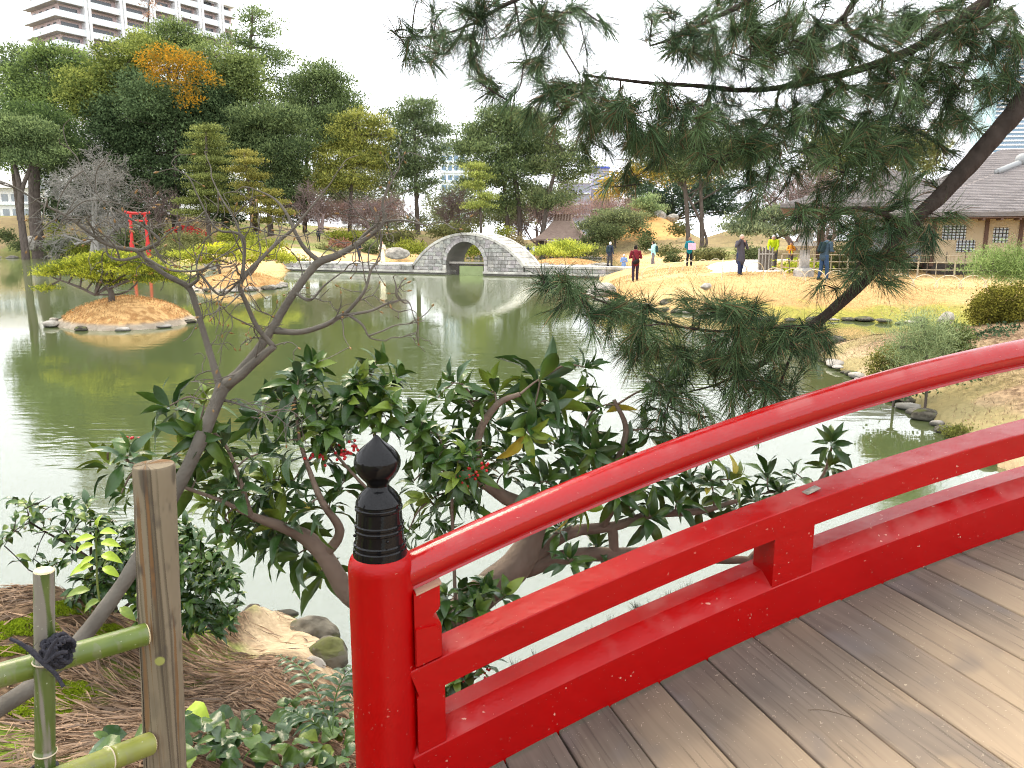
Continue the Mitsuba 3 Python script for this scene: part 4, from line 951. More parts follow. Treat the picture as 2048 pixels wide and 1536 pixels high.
# cloud-pruned pines
def pads(l): return l
NW = dict(aspect=0.34, up=1.2, per=18, hollow=0.2, flat=0.35)
tree('cloud_pine', 'tall cloud-pruned pine with many flat layered pads', 108, [(418, 468, 9), (414, 380, 7), (412, 262, 4)], [(416, 256, 32, 7), (410, 272, 40, 6), (418, 288, 40, 6), (408, 304, 44, 6), (420, 320, 44, 6), (405, 337, 46, 6), (418, 353, 46, 6), (408, 370, 48, 6), (425, 386, 46, 6), (398, 401, 44, 6), (430, 416, 40, 6), (380, 424, 34, 6), (450, 400, 26, 5), (375, 402, 26, 5)], .30, 2.4, (0.06, 0.075, 0.025), (0.24, 0.27, 0.085), **NW)
tree('cloud_pine', 'smaller cloud-pruned pine right of the tall layered one', 106, [(505, 465, 8), (500, 400, 6), (488, 305, 4)], [(486, 306, 26, 6), (500, 322, 32, 6), (478, 338, 30, 6), (510, 352, 36, 6), (490, 370, 34, 6), (532, 385, 32, 6), (500, 396, 36, 6), (548, 404, 34, 6), (520, 420, 44, 6), (562, 424, 32, 6), (470, 418, 30, 6), (540, 440, 36, 6)], .28, 2.3, (0.07, 0.075, 0.022), (0.30, 0.28, 0.075), **NW)
# leafless trees
def bare_tree(name, label, px, py, Y, wpx, hpx, trunk_w, mat_, seed, levels=5, kids=3, twig=.02, lean=0.0):
    rs = np.random.default_rng(seed)
    t = thing(name, label, 'tree')
    b = at(px, py, Y); b[2] = max(hz(b[0], b[1]), 0) - .1
    k = Y / FOC
    H_ = at(px, py - hpx, Y)[2] - b[2]
    trunk, twigs = [], []
    def grow(p, d, L, r, lv):
        n = 4
        pts = [p]
        for i in range(n):
            d = d + rs.normal(size=3) * .16 + np.array([0, 0, .05 if lv < 3 else -.02])
            d = d / np.linalg.norm(d)
            pts.append(pts[-1] + d * L / n)
        rad = np.linspace(r, max(r * .62, twig * .7), n + 1)
        (trunk if lv < 2 else twigs).append(tube(pts, rad, 6 if lv < 2 else (4 if lv < 4 else 3), cap=False))
        if lv >= levels: return
        for j in range(kids + (1 if lv > 1 else 0)):
            i = n if j == 0 else rs.integers(1, n + 1)
            a = rs.normal(size=3); a -= d * (a @ d); a /= np.linalg.norm(a) + 1e-9
            nd = d * rs.uniform(.55, .9) + a * rs.uniform(.5, .9) * np.array([wpx / hpx * 1.1, 1, .75])
            grow(pts[i], nd / np.linalg.norm(nd), L * rs.uniform(.62, .85), max(rad[i] * rs.uniform(.5, .7), twig), lv + 1)
    for j in range(2):
        grow(b + [j * .3 * k * trunk_w, 0, 0], np.array([(-.25, .25)[j] + lean, 0, 1.0]), H_ * .34, trunk_w * k / 2, 0)
    obj('trunk', cat_(trunk), mat_, t, smooth=True)
    obj('twigs', cat_(twigs), mat_, t, kind='stuff', smooth=True)
princ('m_twig_grey', (0.27, 0.255, 0.225), 0.9)
princ('m_twig_brown', (0.17, 0.125, 0.11), 0.9)
princ('m_twig_pink', (0.25, 0.18, 0.165), 0.9)
bare_tree('bare_tree', 'spreading leafless tree with pale grey twigs in front of the wood', 185, 478, 106, 230, 200, 13, 'm_twig_grey', 21, levels=6, twig=.022)
bare_tree('bare_tree', 'dark leafless tree between the torii and the tall cloud-pruned pine', 345, 470, 112, 90, 125, 10, 'm_twig_brown', 22, levels=5, twig=.03)
bare_tree('bare_tree', 'leafless tree with dense brown twigs left of the tea house roof', 1585, 470, 68, 110, 190, 12, 'm_twig_pink', 23, levels=6, twig=.018)
bare_tree('bare_tree', 'leafless tree in front of the striped white building trunk gap right of the central pines', 1075, 470, 126, 60, 110, 8, 'm_twig_brown', 24, levels=5, twig=.03)
bare_tree('bare_tree', 'leafless tree under the left central pine', 900, 470, 130, 60, 110, 7, 'm_twig_brown', 25, levels=5, twig=.03)
bare_tree('bare_tree', 'leafless tree behind the stone lantern', 1660, 480, 60, 100, 150, 9, 'm_twig_brown', 26, levels=5, twig=.018)
bare_tree('bare_tree', 'leafless brown tree right of the wood behind the bare branches', 640, 452, 122, 80, 100, 8, 'm_twig_pink', 27, levels=5, twig=.03)
bare_tree('bare_tree', 'leafless brown tree at the foot of the left central pine', 745, 455, 126, 80, 90, 8, 'm_twig_pink', 28, levels=5, twig=.03)
# central pines
tree('pine_tree', 'left central pine with open layered crown above the arch bridge', 132, [(836, 468, 10), (832, 380, 8), (828, 200, 4)], [(826, 208, 30, 14), (800, 232, 30, 13), (850, 232, 34, 14), (826, 255, 50, 14), (790, 272, 36, 14), (872, 262, 26, 12), (850, 288, 44, 15), (800, 305, 44, 16), (842, 330, 46, 16), (870, 318, 24, 12), (808, 345, 36, 15), (838, 372, 36, 15)], .5, 1.15, PG, (0.10, 0.125, 0.06), **PINE)
tree('pine_tree', 'large dense central pine right of the arch crown', 126, [[(1040, 470, 10), (1035, 390, 9), (1010, 240, 5)], [(1015, 470, 8), (1012, 400, 6), (1000, 330, 5)]], [(988, 226, 40, 16), (1025, 238, 34, 15), (955, 258, 36, 15), (1000, 262, 50, 18), (1045, 268, 36, 16), (945, 290, 36, 15), (985, 295, 55, 20), (1045, 305, 50, 20), (1080, 290, 34, 15), (975, 330, 52, 18), (1030, 340, 55, 20), (1075, 330, 34, 15), (985, 362, 44, 15), (1040, 375, 46, 18), (1010, 405, 40, 15)], .48, 1.3, PG, (0.105, 0.13, 0.055), **PINE)
tree('pine_tree', 'leaning pine with open limbs at the right of the central pines', 121, [(1085, 474, 9), (1100, 380, 8), (1125, 300, 4)], [(1130, 300, 36, 13), (1095, 262, 36, 14), (1150, 318, 34, 10), (1105, 325, 40, 12), (1175, 340, 22, 9), (1140, 352, 40, 12), (1085, 235, 28, 14), (1110, 400, 34, 15), (1075, 395, 30, 14), (1060, 240, 26, 14)], .46, 1.1, PG, (0.11, 0.125, 0.055), **PINE)
tree('pine_tree', 'small shaped pine with yellowish pads before the large central pine', 118, [(962, 470, 5), (960, 400, 4), (955, 345, 3)], [(950, 335, 26, 6), (966, 352, 26, 6), (948, 370, 24, 6), (970, 390, 24, 6), (955, 408, 26, 6)], .34, 1.6, (0.07, 0.085, 0.025), (0.23, 0.25, 0.07), **NW)
tree('broadleaf_tree', 'pale hazy green trees closing the gap between the wood and the left central pine', 165, None, [(745, 345, 44, 40), (700, 385, 46, 34), (770, 395, 40, 30), (640, 395, 60, 34), (590, 370, 50, 44)], .6, 1.0, (0.05, 0.06, 0.035), (0.13, 0.14, 0.08))
tree('broadleaf_tree', 'pale hazy green tree low behind the central pines', 170, None, [(925, 395, 40, 30), (885, 415, 36, 24), (965, 420, 40, 26), (1060, 420, 40, 26), (1110, 410, 34, 24)], .6, 1.0, (0.05, 0.06, 0.035), (0.13, 0.14, 0.08))
tree('broadleaf_tree', 'grey green trees behind the leaning central pine above the pavilion', 160, None, [(1120, 395, 40, 22), (1070, 405, 40, 26), (1000, 430, 60, 22), (900, 440, 60, 18), (800, 445, 60, 18)], .5, 1.0, (0.03, 0.035, 0.02), (0.09, 0.10, 0.05))
# trees right of centre behind the hill
tree('pine_tree', 'tall pine with two bare trunks right of the orange hill', 100, [[(1376, 478, 9), (1372, 400, 8), (1362, 300, 5)], [(1404, 476, 9), (1402, 400, 7), (1398, 310, 5)], [(1412, 474, 5), (1390, 420, 5), (1362, 372, 3)]], [(1360, 290, 60, 24), (1420, 295, 60, 24), (1390, 330, 70, 22), (1330, 325, 50, 20), (1450, 330, 50, 22), (1300, 300, 45, 22), (1480, 300, 60, 25)], .42, 1.1, PG, (0.10, 0.115, 0.05), **PINE)
tree('broadleaf_tree', 'dark green tree mass right behind the orange hill top', 140, [(1345, 450, 10), (1345, 390, 6)], [(1290, 402, 42, 34), (1345, 395, 42, 36), (1395, 405, 42, 34), (1440, 400, 40, 36)], .46, 1.2, (0.010, 0.018, 0.013), (0.04, 0.06, 0.035))
tree('autumn_tree', 'yellow-leaved tree behind the orange hill', 150, [(1300, 440, 8), (1300, 360, 5)], [(1290, 345, 40, 24), (1240, 365, 40, 22), (1340, 355, 40, 22), (1400, 370, 36, 20), (1215, 392, 30, 16)], .48, 1.1, (0.16, 0.14, 0.03), (0.48, 0.33, 0.04))
tree('broadleaf_tree', 'olive green tree behind the tea house roof', 95, [(1720, 440, 10), (1720, 330, 6)], [(1700, 300, 60, 45), (1780, 290, 60, 45), (1840, 310, 50, 40), (1650, 330, 50, 40)], .4, 1.1, (0.05, 0.055, 0.02), (0.15, 0.15, 0.05))
tree('pine_tree', 'grey-green spreading pine behind the path right of the dark-coated person', 64, [(1545, 480, 8), (1530, 440, 6)], [(1500, 440, 46, 12), (1550, 430, 50, 13), (1525, 458, 54, 11), (1590, 452, 40, 11), (1468, 455, 34, 10)], .26, 1.3, (0.035, 0.045, 0.03), (0.12, 0.14, 0.075), **NW)
tree('pine_tree', 'short shaped pine standing on top of the orange hill', 129, [(1298, 430, 4), (1298, 400, 3)], [(1298, 398, 20, 9), (1290, 410, 20, 8), (1306, 416, 22, 8)], .36, 1.5, (0.06, 0.08, 0.04), (0.17, 0.21, 0.10), **NW)
tree('pine_tree', 'distant pine just left of the orange hill', 118, [(1230, 470, 5), (1228, 440, 4)], [(1235, 430, 42, 10), (1200, 440, 40, 10), (1250, 446, 40, 9), (1215, 455, 44, 9)], .36, 1.4, (0.045, 0.055, 0.03), (0.14, 0.155, 0.07), **NW)
tree('bare_thicket', 'pinkish brown leafless thicket behind the pavilion', 138, None, [(1130, 425, 30, 18), (1190, 420, 46, 20), (1240, 415, 40, 18), (1090, 430, 30, 14)], .5, 1.0, (0.16, 0.11, 0.10), (0.30, 0.22, 0.20), cat='shrub', aspect=.10, up=1.3)
tree('bare_thicket', 'pinkish brown leafless thicket behind the left end of the causeway', 135, None, [(600, 425, 46, 20), (670, 425, 50, 22), (730, 425, 40, 20), (780, 420, 40, 18)], .5, 1.0, (0.16, 0.11, 0.10), (0.30, 0.21, 0.19), cat='shrub', aspect=.10, up=1.3)
# low shrubs: (label, px, py, rx, ry, Y, A, B)
GRN, OLV, BRT = ((0.04, 0.052, 0.024), (0.115, 0.14, 0.058)), ((0.06, 0.066, 0.028), (0.16, 0.165, 0.065)), ((0.085, 0.105, 0.02), (0.25, 0.265, 0.045))
low = [('dark green bush at the shore below the grey bare tree', 130, 490, 46, 14, 112, GRN), ('bright green bush on the left shore beside the island pine crown', 160, 497, 24, 9, 109, BRT), ('dark bush left of the torii leg', 258, 478, 24, 18, 104, GRN),
    ('low yellow-green bush on the brown slope at the left', 108, 455, 18, 7, 120, BRT), ('small bush on the brown slope at the far left', 75, 440, 12, 7, 124, OLV), ('bush at the left photo edge near the slope foot', 12, 470, 16, 9, 120, GRN), ('low dark bush above the shore stones at far left', 45, 488, 26, 6, 118, GRN),
    ('bush between the torii legs', 312, 462, 18, 10, 110, GRN), ('spreading green pine shrub on the shore right of the torii', 375, 478, 52, 12, 92, OLV), ('low green pine shrub over the pale stones behind the island', 360, 500, 60, 14, 84, OLV), ('bright yellow pine shrub left of the grey trunk of the near bare tree', 440, 497, 34, 6, 78, ((0.30, 0.32, 0.02), (0.62, 0.56, 0.03))),
    ('yellow-green pine shrub before the cloud-pruned pines', 470, 470, 46, 10, 96, BRT), ('bright pine shrub hanging at the water on the left spit', 530, 490, 46, 9, 80, BRT), ('dark green bush at the left end of the causeway', 590, 527, 34, 12, 70.5, GRN), ('green pine shrub on the spit near the causeway end', 545, 512, 36, 9, 74, BRT),
    ('clipped yellow-green bush on the far bank left of the cream gown', 690, 472, 42, 10, 112, BRT), ('brown clipped bush on the far bank', 680, 488, 24, 7, 105, ((0.16, 0.08, 0.06), (0.28, 0.15, 0.11))), ('low bush beside the brown clipped bush', 655, 500, 26, 7, 98, OLV), ('green bush on the far bank behind the cream gown', 790, 470, 46, 12, 116, OLV),
    ('dark green bush left of the arch bridge', 740, 496, 20, 9, 104, GRN), ('bright green bush on the bank behind the arch left shoulder', 820, 492, 34, 10, 106, BRT), ('wide green bush behind the arch crown', 900, 458, 60, 10, 118, OLV), ('green bush seen through the arch', 935, 497, 34, 10, 112, BRT),
    ('round green bush right of the arch crown', 1008, 463, 14, 9, 112, BRT), ('brownish bush right of the arch', 1030, 480, 16, 12, 110, ((0.14, 0.11, 0.06), (0.26, 0.22, 0.12))), ('low shrub right below the pavilion eave', 1190, 482, 34, 9, 112, GRN), ('green shrub between pavilion and hill', 1160, 500, 70, 8, 104, OLV),
    ('shrub at the left foot of the orange hill', 1215, 462, 44, 12, 112, GRN), ('shrub on the upper left flank of the orange hill', 1268, 440, 20, 8, 122, OLV), ('small round bush on the face of the orange hill', 1268, 457, 6, 6, 118, GRN), ('second small round bush low on the face of the orange hill', 1292, 466, 5, 5, 116, GRN),
    ('pointed green bush in front of the orange hill', 1292, 483, 14, 13, 104, GRN), ('bush on the right flank of the orange hill', 1360, 455, 22, 9, 116, OLV), ('yellow-green shrub right of the person in light blue', 1340, 503, 26, 9, 96, OLV), ('leafy bush beside the lawn hoops left of the person in teal', 1345, 518, 18, 15, 60, GRN),
    ('green bush behind the hoops right of the person in teal', 1420, 508, 40, 11, 62, OLV), ('green bush left of the brushwood screen', 1500, 505, 26, 12, 56, GRN), ('bright leafy plants at the foot of the lantern', 1600, 533, 44, 8, 33.5, ((0.10, 0.15, 0.02), (0.38, 0.42, 0.05))), ('green shrub behind the hoops beside the jeans', 1690, 515, 34, 24, 34, OLV),
    ('small bush on top of the orange hill beside the stones', 1300, 432, 10, 5, 127, GRN), ('reddish brown bush crowning the hill left side', 1270, 424, 12, 6, 130, ((0.16, 0.10, 0.08), (0.26, 0.18, 0.15)))]
for i, (lab, px, py, rx, ry, Y, (a_, b_)) in enumerate(low):
    tree('shrub', lab, Y, None, [(px, py, rx * .8, ry), (px - rx * .45, py + ry * .25, rx * .5, ry * .75), (px + rx * .45, py + ry * .25, rx * .5, ry * .75), (px, py + ry * .7, rx * .8, ry * .7)], max(.16, Y * .0030), 1.25, a_, b_, cat='shrub', per=14)
# low spreading pines close to the water
def flat_pine(name, label, Y, trunk, bl, leaf, dens, a_, b_, **k):
    tree(name, label, Y, trunk, bl, leaf, dens, a_, b_, **{**NW, **k})
flat_pine('low_pine', 'low bright pine on the orange islet behind the causeway', 86, [[(1150, 520, 4), (1140, 505, 3)], [(1112, 524, 3), (1118, 510, 3)]], [(1130, 486, 34, 7), (1105, 496, 40, 7), (1160, 497, 36, 7), (1130, 506, 40, 6), (1085, 505, 22, 5)], .26, 1.7, *BRT)
flat_pine('low_pine', 'low pine leaning from the islet behind the pine island', 46, [[(440, 545, 6), (430, 520, 5), (415, 508, 4)], [(478, 556, 6), (472, 530, 4)]], [(420, 500, 50, 8), (380, 508, 44, 8), (460, 508, 44, 7), (410, 520, 50, 8), (475, 492, 36, 7)], .15, 1.7, (0.10, 0.12, 0.02), (0.33, 0.35, 0.05))
flat_pine('low_pine', 'second low pine with dark stem on the islet', 44, [[(500, 550, 6), (512, 535, 5), (520, 520, 4)]], [(520, 503, 40, 7), (550, 512, 40, 7), (500, 518, 36, 7), (575, 520, 26, 6)], .15, 1.6, (0.11, 0.13, 0.02), (0.36, 0.37, 0.05))
flat_pine('island_pine', 'low spreading yellow-green pine alone on the small round island', 24.3, [[(224, 606, 13), (222, 585, 11), (214, 566, 9), (230, 540, 6)], [(214, 566, 7), (180, 555, 6), (130, 548, 4)], [(222, 575, 7), (262, 560, 5), (310, 552, 4)], [(190, 590, 5), (160, 575, 5), (120, 560, 3)]],
    [(225, 510, 44, 9), (185, 516, 40, 9), (265, 519, 40, 9), (150, 526, 40, 8), (300, 530, 38, 8), (215, 530, 50, 8), (115, 535, 36, 7), (330, 543, 34, 7), (260, 540, 44, 7), (165, 545, 40, 7), (95, 545, 28, 6), (225, 562, 34, 8), (90, 575, 22, 5), (345, 556, 24, 6), (200, 552, 40, 6), (290, 556, 34, 6)], .085, 2.3, (0.075, 0.10, 0.018), (0.36, 0.37, 0.045), base=False)
# ------------------------------------------------------------------ stones along the shores
ROCKS = [mikit.ply(rock(k + 1, 2 if k < 4 else 3), None, smooth=40) for k in range(8)]
def rock_col(a, b, s):
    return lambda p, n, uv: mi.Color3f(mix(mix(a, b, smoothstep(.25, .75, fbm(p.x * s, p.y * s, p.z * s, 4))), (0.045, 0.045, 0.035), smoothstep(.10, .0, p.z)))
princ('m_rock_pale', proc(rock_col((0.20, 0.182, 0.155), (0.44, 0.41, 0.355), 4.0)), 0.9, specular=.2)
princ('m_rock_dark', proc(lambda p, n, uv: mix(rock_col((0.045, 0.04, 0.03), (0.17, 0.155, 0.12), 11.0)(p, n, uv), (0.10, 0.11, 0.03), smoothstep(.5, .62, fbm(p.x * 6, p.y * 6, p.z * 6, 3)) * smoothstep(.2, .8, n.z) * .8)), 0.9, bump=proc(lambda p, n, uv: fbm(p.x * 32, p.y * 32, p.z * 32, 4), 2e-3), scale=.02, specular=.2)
def stone(name, label, p, s, k, m, rz=0.0, group=None, cat='rock'):
    d = dict(ROCKS[k % 8]); d['bsdf'] = {'type': 'ref', 'id': m}; d['to_world'] = xform(p, s, rz)
    return put(name, d, None, label, cat, group)
rs = np.random.default_rng(77)
def shore(poly_pts, step, size, label, group, m=('m_rock_pale', 'm_rock_dark'), pd=.25, flat=.45, z0=.04):
    L = LineString(poly_pts)
    d = 0.0
    while d < L.length:
        q = L.interpolate(d); s = size * rs.uniform(.6, 1.35)
        stone('shore_stone', label, (q.x + rs.normal() * size * .2, q.y + rs.normal() * size * .2, z0 + rs.uniform(-.02, .05)), (s * rs.uniform(.8, 1.3), s * rs.uniform(.7, 1.1), s * flat * rs.uniform(.7, 1.3)), rs.integers(8), m[1] if rs.uniform() < pd else m[0], rs.uniform(0, 360), group)
        d += step * rs.uniform(.75, 1.3)
shore([(4.2, 40), (3.85, 37.6), (3.9, 35), (4.6, 31.3), (5.6, 29.2), (6.8, 27.4), (8.7, 24.9), (10.2, 25.1), (11.3, 25.6), (12.3, 24.4), (13.4, 25.2), (14.3, 24.6)], .66, .33, 'flat stone edging the lawn shore', 'stones edging the lawn shore', pd=.35, flat=.3)
shore([(-14.85, 25.0), (-14.0, 23.6), (-12.9, 22.7), (-11.5, 22.5), (-10.7, 23.2), (-10.35, 24.4), (-10.6, 26)], 1.5, .26, 'flat stone ringing the small pine island', 'stones ringing the pine island', pd=.55, flat=.3)
shore([(-18.9, 45.5), (-17.0, 41.2), (-14.6, 39.6), (-13.2, 42.0), (-13.4, 46.2)], 1.0, .36, 'pale stone edging the islet behind the pine island', 'stones edging the islet', pd=.15)
shore([(-95, 118.7), (-80, 119), (-66, 121), (-60, 118)], 1.6, .75, 'pale stone on the far left shoreline', 'stones on the far left shore', pd=.3)
shore([(-11, 116), (0, 122.5), (10, 121.5), (14.5, 112)], 1.5, .6, 'orange-grey stone on the far shore behind the causeway', 'stones on the far shore', pd=.2)
shore([(1.5, 84), (4.5, 81.5), (8, 82), (10.5, 85)], .9, .5, 'stone edging the orange islet', 'stones edging the orange islet', pd=.2)
shore([(5.7, 8.9), (6.2, 11.4), (6.6, 13.9), (6.85, 17.2), (7.7, 18.5)], .33, .17, 'grey stone along the right bank waterline', 'stones along the right bank', pd=.45, flat=.35)
shore([(10, 18.6), (11.3, 19.5), (13, 20.5)], .6, .3, 'stone along the inlet between lawn and right bank', 'stones along the inlet', pd=.4)
for lab, px, py, z_, s, k, m, r_ in [('large square-faced boulder at the left tip of the lawn', 1207, 583, .35, (.62, .5, .42), 4, 'm_rock_pale', 20), ('small pale stone on the lawn slope', 1412, 573, .95, (.34, .2, .14), 5, 'm_rock_pale', 60), ('dark stone on the lawn shore below the slope', 1334, 607, .22, (.34, .25, .2), 6, 'm_rock_dark', 0),
        ('rounded grey boulder at the tip of the right bank', 1668, 684, .12, (.30, .24, .17), 7, 'm_rock_dark', 30), ('pale boulder on the brown slope at the far left', 62, 486, 2.0, (1.1, .9, 1.1), 4, 'm_rock_pale', 10), ('square pale stone on the right bank by the inlet', 1893, 637, .55, (.26, .2, .2), 5, 'm_rock_pale', 40),
        ('pale boulder on the hill crest right side', 1318, 433, 7.0, (1.2, 1, 1), 6, 'm_rock_pale', 0), ('pink-grey boulder right of the hill crest', 1345, 437, 6.2, (1.0, .9, .8), 7, 'm_rock_pale', 40), ('small boulder on the left hill crest', 1252, 441, 5.6, (1.0, .8, .6), 5, 'm_rock_pale', 80),
        ('white boulder on the far shore left of the cloud-pruned pine foot', 425, 527, .6, (.9, .6, .6), 4, 'm_rock_pale', 0), ('pale boulder beside the cream-gowned figure', 792, 507, 1.2, (1.6, 1, .7), 6, 'm_rock_pale', 0)]:
    p = on(px, py, z_) if abs(py - HORIZON) > 20 else at(px, py, 126 if px > 1000 else 118)
    if py < 500: p = at(px, py, 128 if px > 1000 else 116)
    stone('boulder', lab, p, s, k, m, r_)
# ------------------------------------------------------------------ plants on the right bank
AZ = dict(per=16, hollow=.75, aspect=.5)
tree('azalea_bush', 'clipped dome-shaped azalea with reddish green leaves on the right bank', 15.5, [[(1985, 660, 6), (1975, 630, 4)], [(2010, 660, 6), (2015, 630, 4)]], [(1995, 612, 46, 38), (2035, 612, 50, 42), (1970, 628, 32, 30), (2060, 630, 50, 38)], .045, 1.6, (0.05, 0.05, 0.012), (0.20, 0.19, 0.035), cat='shrub', **AZ)
tree('evergreen_bush', 'small dark round-leaved bush right of the pine sapling', 12.6, [[(1890, 740, 6), (1885, 700, 4)]], [(1880, 690, 38, 34), (1905, 672, 34, 26), (1915, 700, 30, 30)], .04, 1.5, (0.03, 0.04, 0.015), (0.13, 0.16, 0.05), cat='shrub', **AZ)
tree('evergreen_bush', 'small bush with reddish leaf tips at the right bank edge', 12.0, [[(1790, 770, 5), (1790, 730, 3)]], [(1785, 718, 34, 30), (1765, 735, 26, 26), (1815, 730, 26, 30)], .04, 1.4, (0.045, 0.05, 0.015), (0.19, 0.18, 0.05), cat='shrub', **AZ)
tree('pine_sapling', 'pale green feathery pine sapling among the right bank bushes', 11.2, [[(1855, 760, 5), (1852, 700, 4), (1850, 650, 2)]], [(1845, 650, 34, 18), (1870, 668, 34, 16), (1825, 680, 36, 16), (1850, 705, 40, 18), (1840, 740, 34, 16), (1800, 695, 24, 12)], .11, 1.5, (0.08, 0.11, 0.05), (0.27, 0.32, 0.16), cat='tree', aspect=.06, up=.7, per=26, hollow=.3)
tree('pine_sapling', 'small green pine branch at the right edge below the tea house', 20, [[(2060, 560, 6), (2000, 545, 4), (1960, 540, 2)]], [(1985, 520, 40, 12), (2030, 512, 40, 12), (2010, 540, 44, 12), (2045, 545, 40, 14), (1960, 530, 24, 8)], .16, 1.7, (0.07, 0.11, 0.03), (0.24, 0.31, 0.11), cat='tree', aspect=.08, up=.9, per=24, hollow=.3, base=False)
tree('ground_plants', 'dark leafy ground plants at the foot of the right bank bushes', 11.4, None, [(1810, 770, 40, 9), (1870, 757, 44, 9), (1925, 742, 34, 8), (1760, 775, 24, 6)], .07, 1.5, (0.02, 0.035, 0.015), (0.09, 0.13, 0.06), cat='plant', **AZ)
tree('ground_plants', 'dark glossy plants under the dome-shaped azalea', 14.5, None, [(1985, 668, 34, 8), (2030, 665, 34, 8), (1950, 676, 20, 6)], .07, 1.5, (0.02, 0.035, 0.018), (0.09, 0.13, 0.07), cat='plant', **AZ)
tree('moss_clump', 'mossy hummock at the water edge of the right bank', 9.9, None, [(1935, 868, 40, 12), (1905, 862, 26, 8)], .03, 1.5, (0.05, 0.055, 0.015), (0.15, 0.16, 0.04), cat='plant', **AZ)

# ---- dry grass
def grass(label, poly, n, leaf, cA, cB, seed, zmin=.15, box_=None):
    rs = np.random.default_rng(seed); x0, y0, x1, y1 = box_ or poly.bounds
    x, y = rs.uniform(x0, x1, n), rs.uniform(y0, y1, n)
    k = shapely.contains(poly, shapely.points(x, y)); x, y = x[k], y[k]
    z = height(np.stack([x, y], 1)); k = (z > zmin) & ~shapely.contains(path_area, shapely.points(x, y)); x, y, z = x[k], y[k], z[k]
    k = meshkit.fbm(np.stack([x * .8, y * .8, x * 0], 1), 3, seed) > rs.uniform(.25, .6, len(x)); x, y, z = x[k], y[k], z[k]
    m = len(x); s_ = leaf * rs.uniform(.5, 1.4, m)
    t = rs.uniform(0, 1, (m, 1)); col = (np.array(cA) * (1 - t) + np.array(cB) * t) * rs.uniform(.7, 1.25, (m, 1))
    me, c = leaves_mesh(np.stack([x, y, z + s_ * .25], 1), np.repeat([[0, 0, 1.]], m, 0), s_, s_ * .14, col, rs, 1.2)
    obj('dry_grass', me, 'm_vertex', None, label, 'grass', kind='stuff', color=np.clip(c, 0, 1))
grass('short dry golden grass blades on the lawn', lawn_land, 60000, .10, (0.38, 0.25, 0.10), (0.56, 0.43, 0.21), 1, box_=(3.5, 22, 24, 45))
grass('dry orange grass on the small pine island', island_land, 9000, .10, (0.30, 0.16, 0.06), (0.54, 0.36, 0.16), 2)
grass('dry grass on the islet behind the pine island', islet_land, 5000, .16, (0.45, 0.28, 0.10), (0.66, 0.50, 0.24), 3)
grass('brown grass and needle litter on the right bank', right_bank, 42000, .055, (0.18, 0.11, 0.06), (0.40, 0.30, 0.17), 4, box_=(5.4, 6, 14, 21))
# ------------------------------------------------------------------ the near bank: fence, litter, stones
def post_wood(p, n, uv):
    a = dr.atan2(p.y - 1.70, p.x + 0.84)
    w = a * 2.1 + 0.8 * noise(p.z * 3.0, a * 1.5)
    g = fbm(w * 3.4, p.z * 1.1, 0, 4)
    c = mix((0.075, 0.06, 0.04), (0.185, 0.152, 0.102), smoothstep(.2, .6, g))
    fl = smoothstep(.58, .66, fbm(w * 1.9 + 3, p.z * 2.6, 5, 3))
    c = mix(c, (0.16, 0.08, 0.03), fl * .75)
    dirt = smoothstep(.52, .72, fbm(p.x * 40, p.y * 40, p.z * 14, 3)) * (0.35 + 0.65 * smoothstep(1.55, 1.75, p.z))
    c = mix(c, (0.06, 0.05, 0.04), dirt * .7)
    crack = smoothstep(.035, .012, dr.abs(a + 2.35 + .06 * noise(p.z * 5, 2)))
    knot = dr.sqrt(dr.square((a + 1.28) * .046) + dr.square(p.z - 1.63))
    c = mix(c, (0.26, 0.27, 0.08), smoothstep(.013, .009, knot))
    return mix(c, (0.02, 0.016, 0.012), crack)
def wood_relief(p, n, uv):
    a = dr.atan2(p.y - 1.70, p.x + 0.84)
    return fbm(a * 9, p.z * 3, 0, 3) - 1.5 * smoothstep(.05, .01, dr.abs(a + 2.35 + .06 * noise(p.z * 5, 2)))
princ('m_post_wood', proc(post_wood), 0.85, bump=proc(wood_relief, 8e-4), scale=0.003, specular=.2)
def bamboo_fn(g0, g1, streak):
    def f(p, n, uv):
        a = fbm(p.x * 9, p.y * 9, p.z * 9, 3)
        c = mix(g0, g1, smoothstep(.3, .7, a))
        s = smoothstep(.50, .60, fbm(p.x * 55, p.y * 55, p.z * 2.5, 3)) * streak
        sp = smoothstep(.92, .95, noise(p.x * 160, p.y * 160, p.z * 160)) * .5
        return mix(mix(c, (0.18, 0.165, 0.135), s), (0.45, 0.45, 0.35), sp)
    return f
princ('m_bamboo_green', proc(bamboo_fn((0.075, 0.118, 0.014), (0.135, 0.18, 0.03), .25)), 0.32, specular=.5)
princ('m_bamboo_yellow', proc(bamboo_fn((0.15, 0.175, 0.03), (0.235, 0.25, 0.06), .2)), 0.35, specular=.5)
princ('m_bamboo_upright', proc(bamboo_fn((0.035, 0.062, 0.010), (0.085, 0.115, 0.028), 1.0)), 0.45, specular=.45)
princ('m_bamboo_cut', proc(lambda p, n, uv: mi.Color3f(mix((0.50, 0.38, 0.20), (0.72, 0.62, 0.40), fbm(p.x * 90, p.y * 90, 0, 3)))), 0.8)
princ('m_rope', proc(lambda p, n, uv: mi.Color3f(mix((0.008, 0.008, 0.012), (0.035, 0.034, 0.045), fbm(p.x * 220, p.y * 220, p.z * 220, 2)))), 0.9)
fc = thing('garden_fence', 'fence of a weathered log post with green bamboo rails in the left foreground', 'fence')
pt, pb = at(308, 932, 1.70), at(331, 1540, 1.70)
d_ = (pb - pt) / (pt[2] - pb[2]); foot = pt + d_ * (pt[2] - 0.85)
rs = np.random.default_rng(3)
pth = np.array([foot + (pt - foot) * t for t in np.linspace(0, 1, 60)])
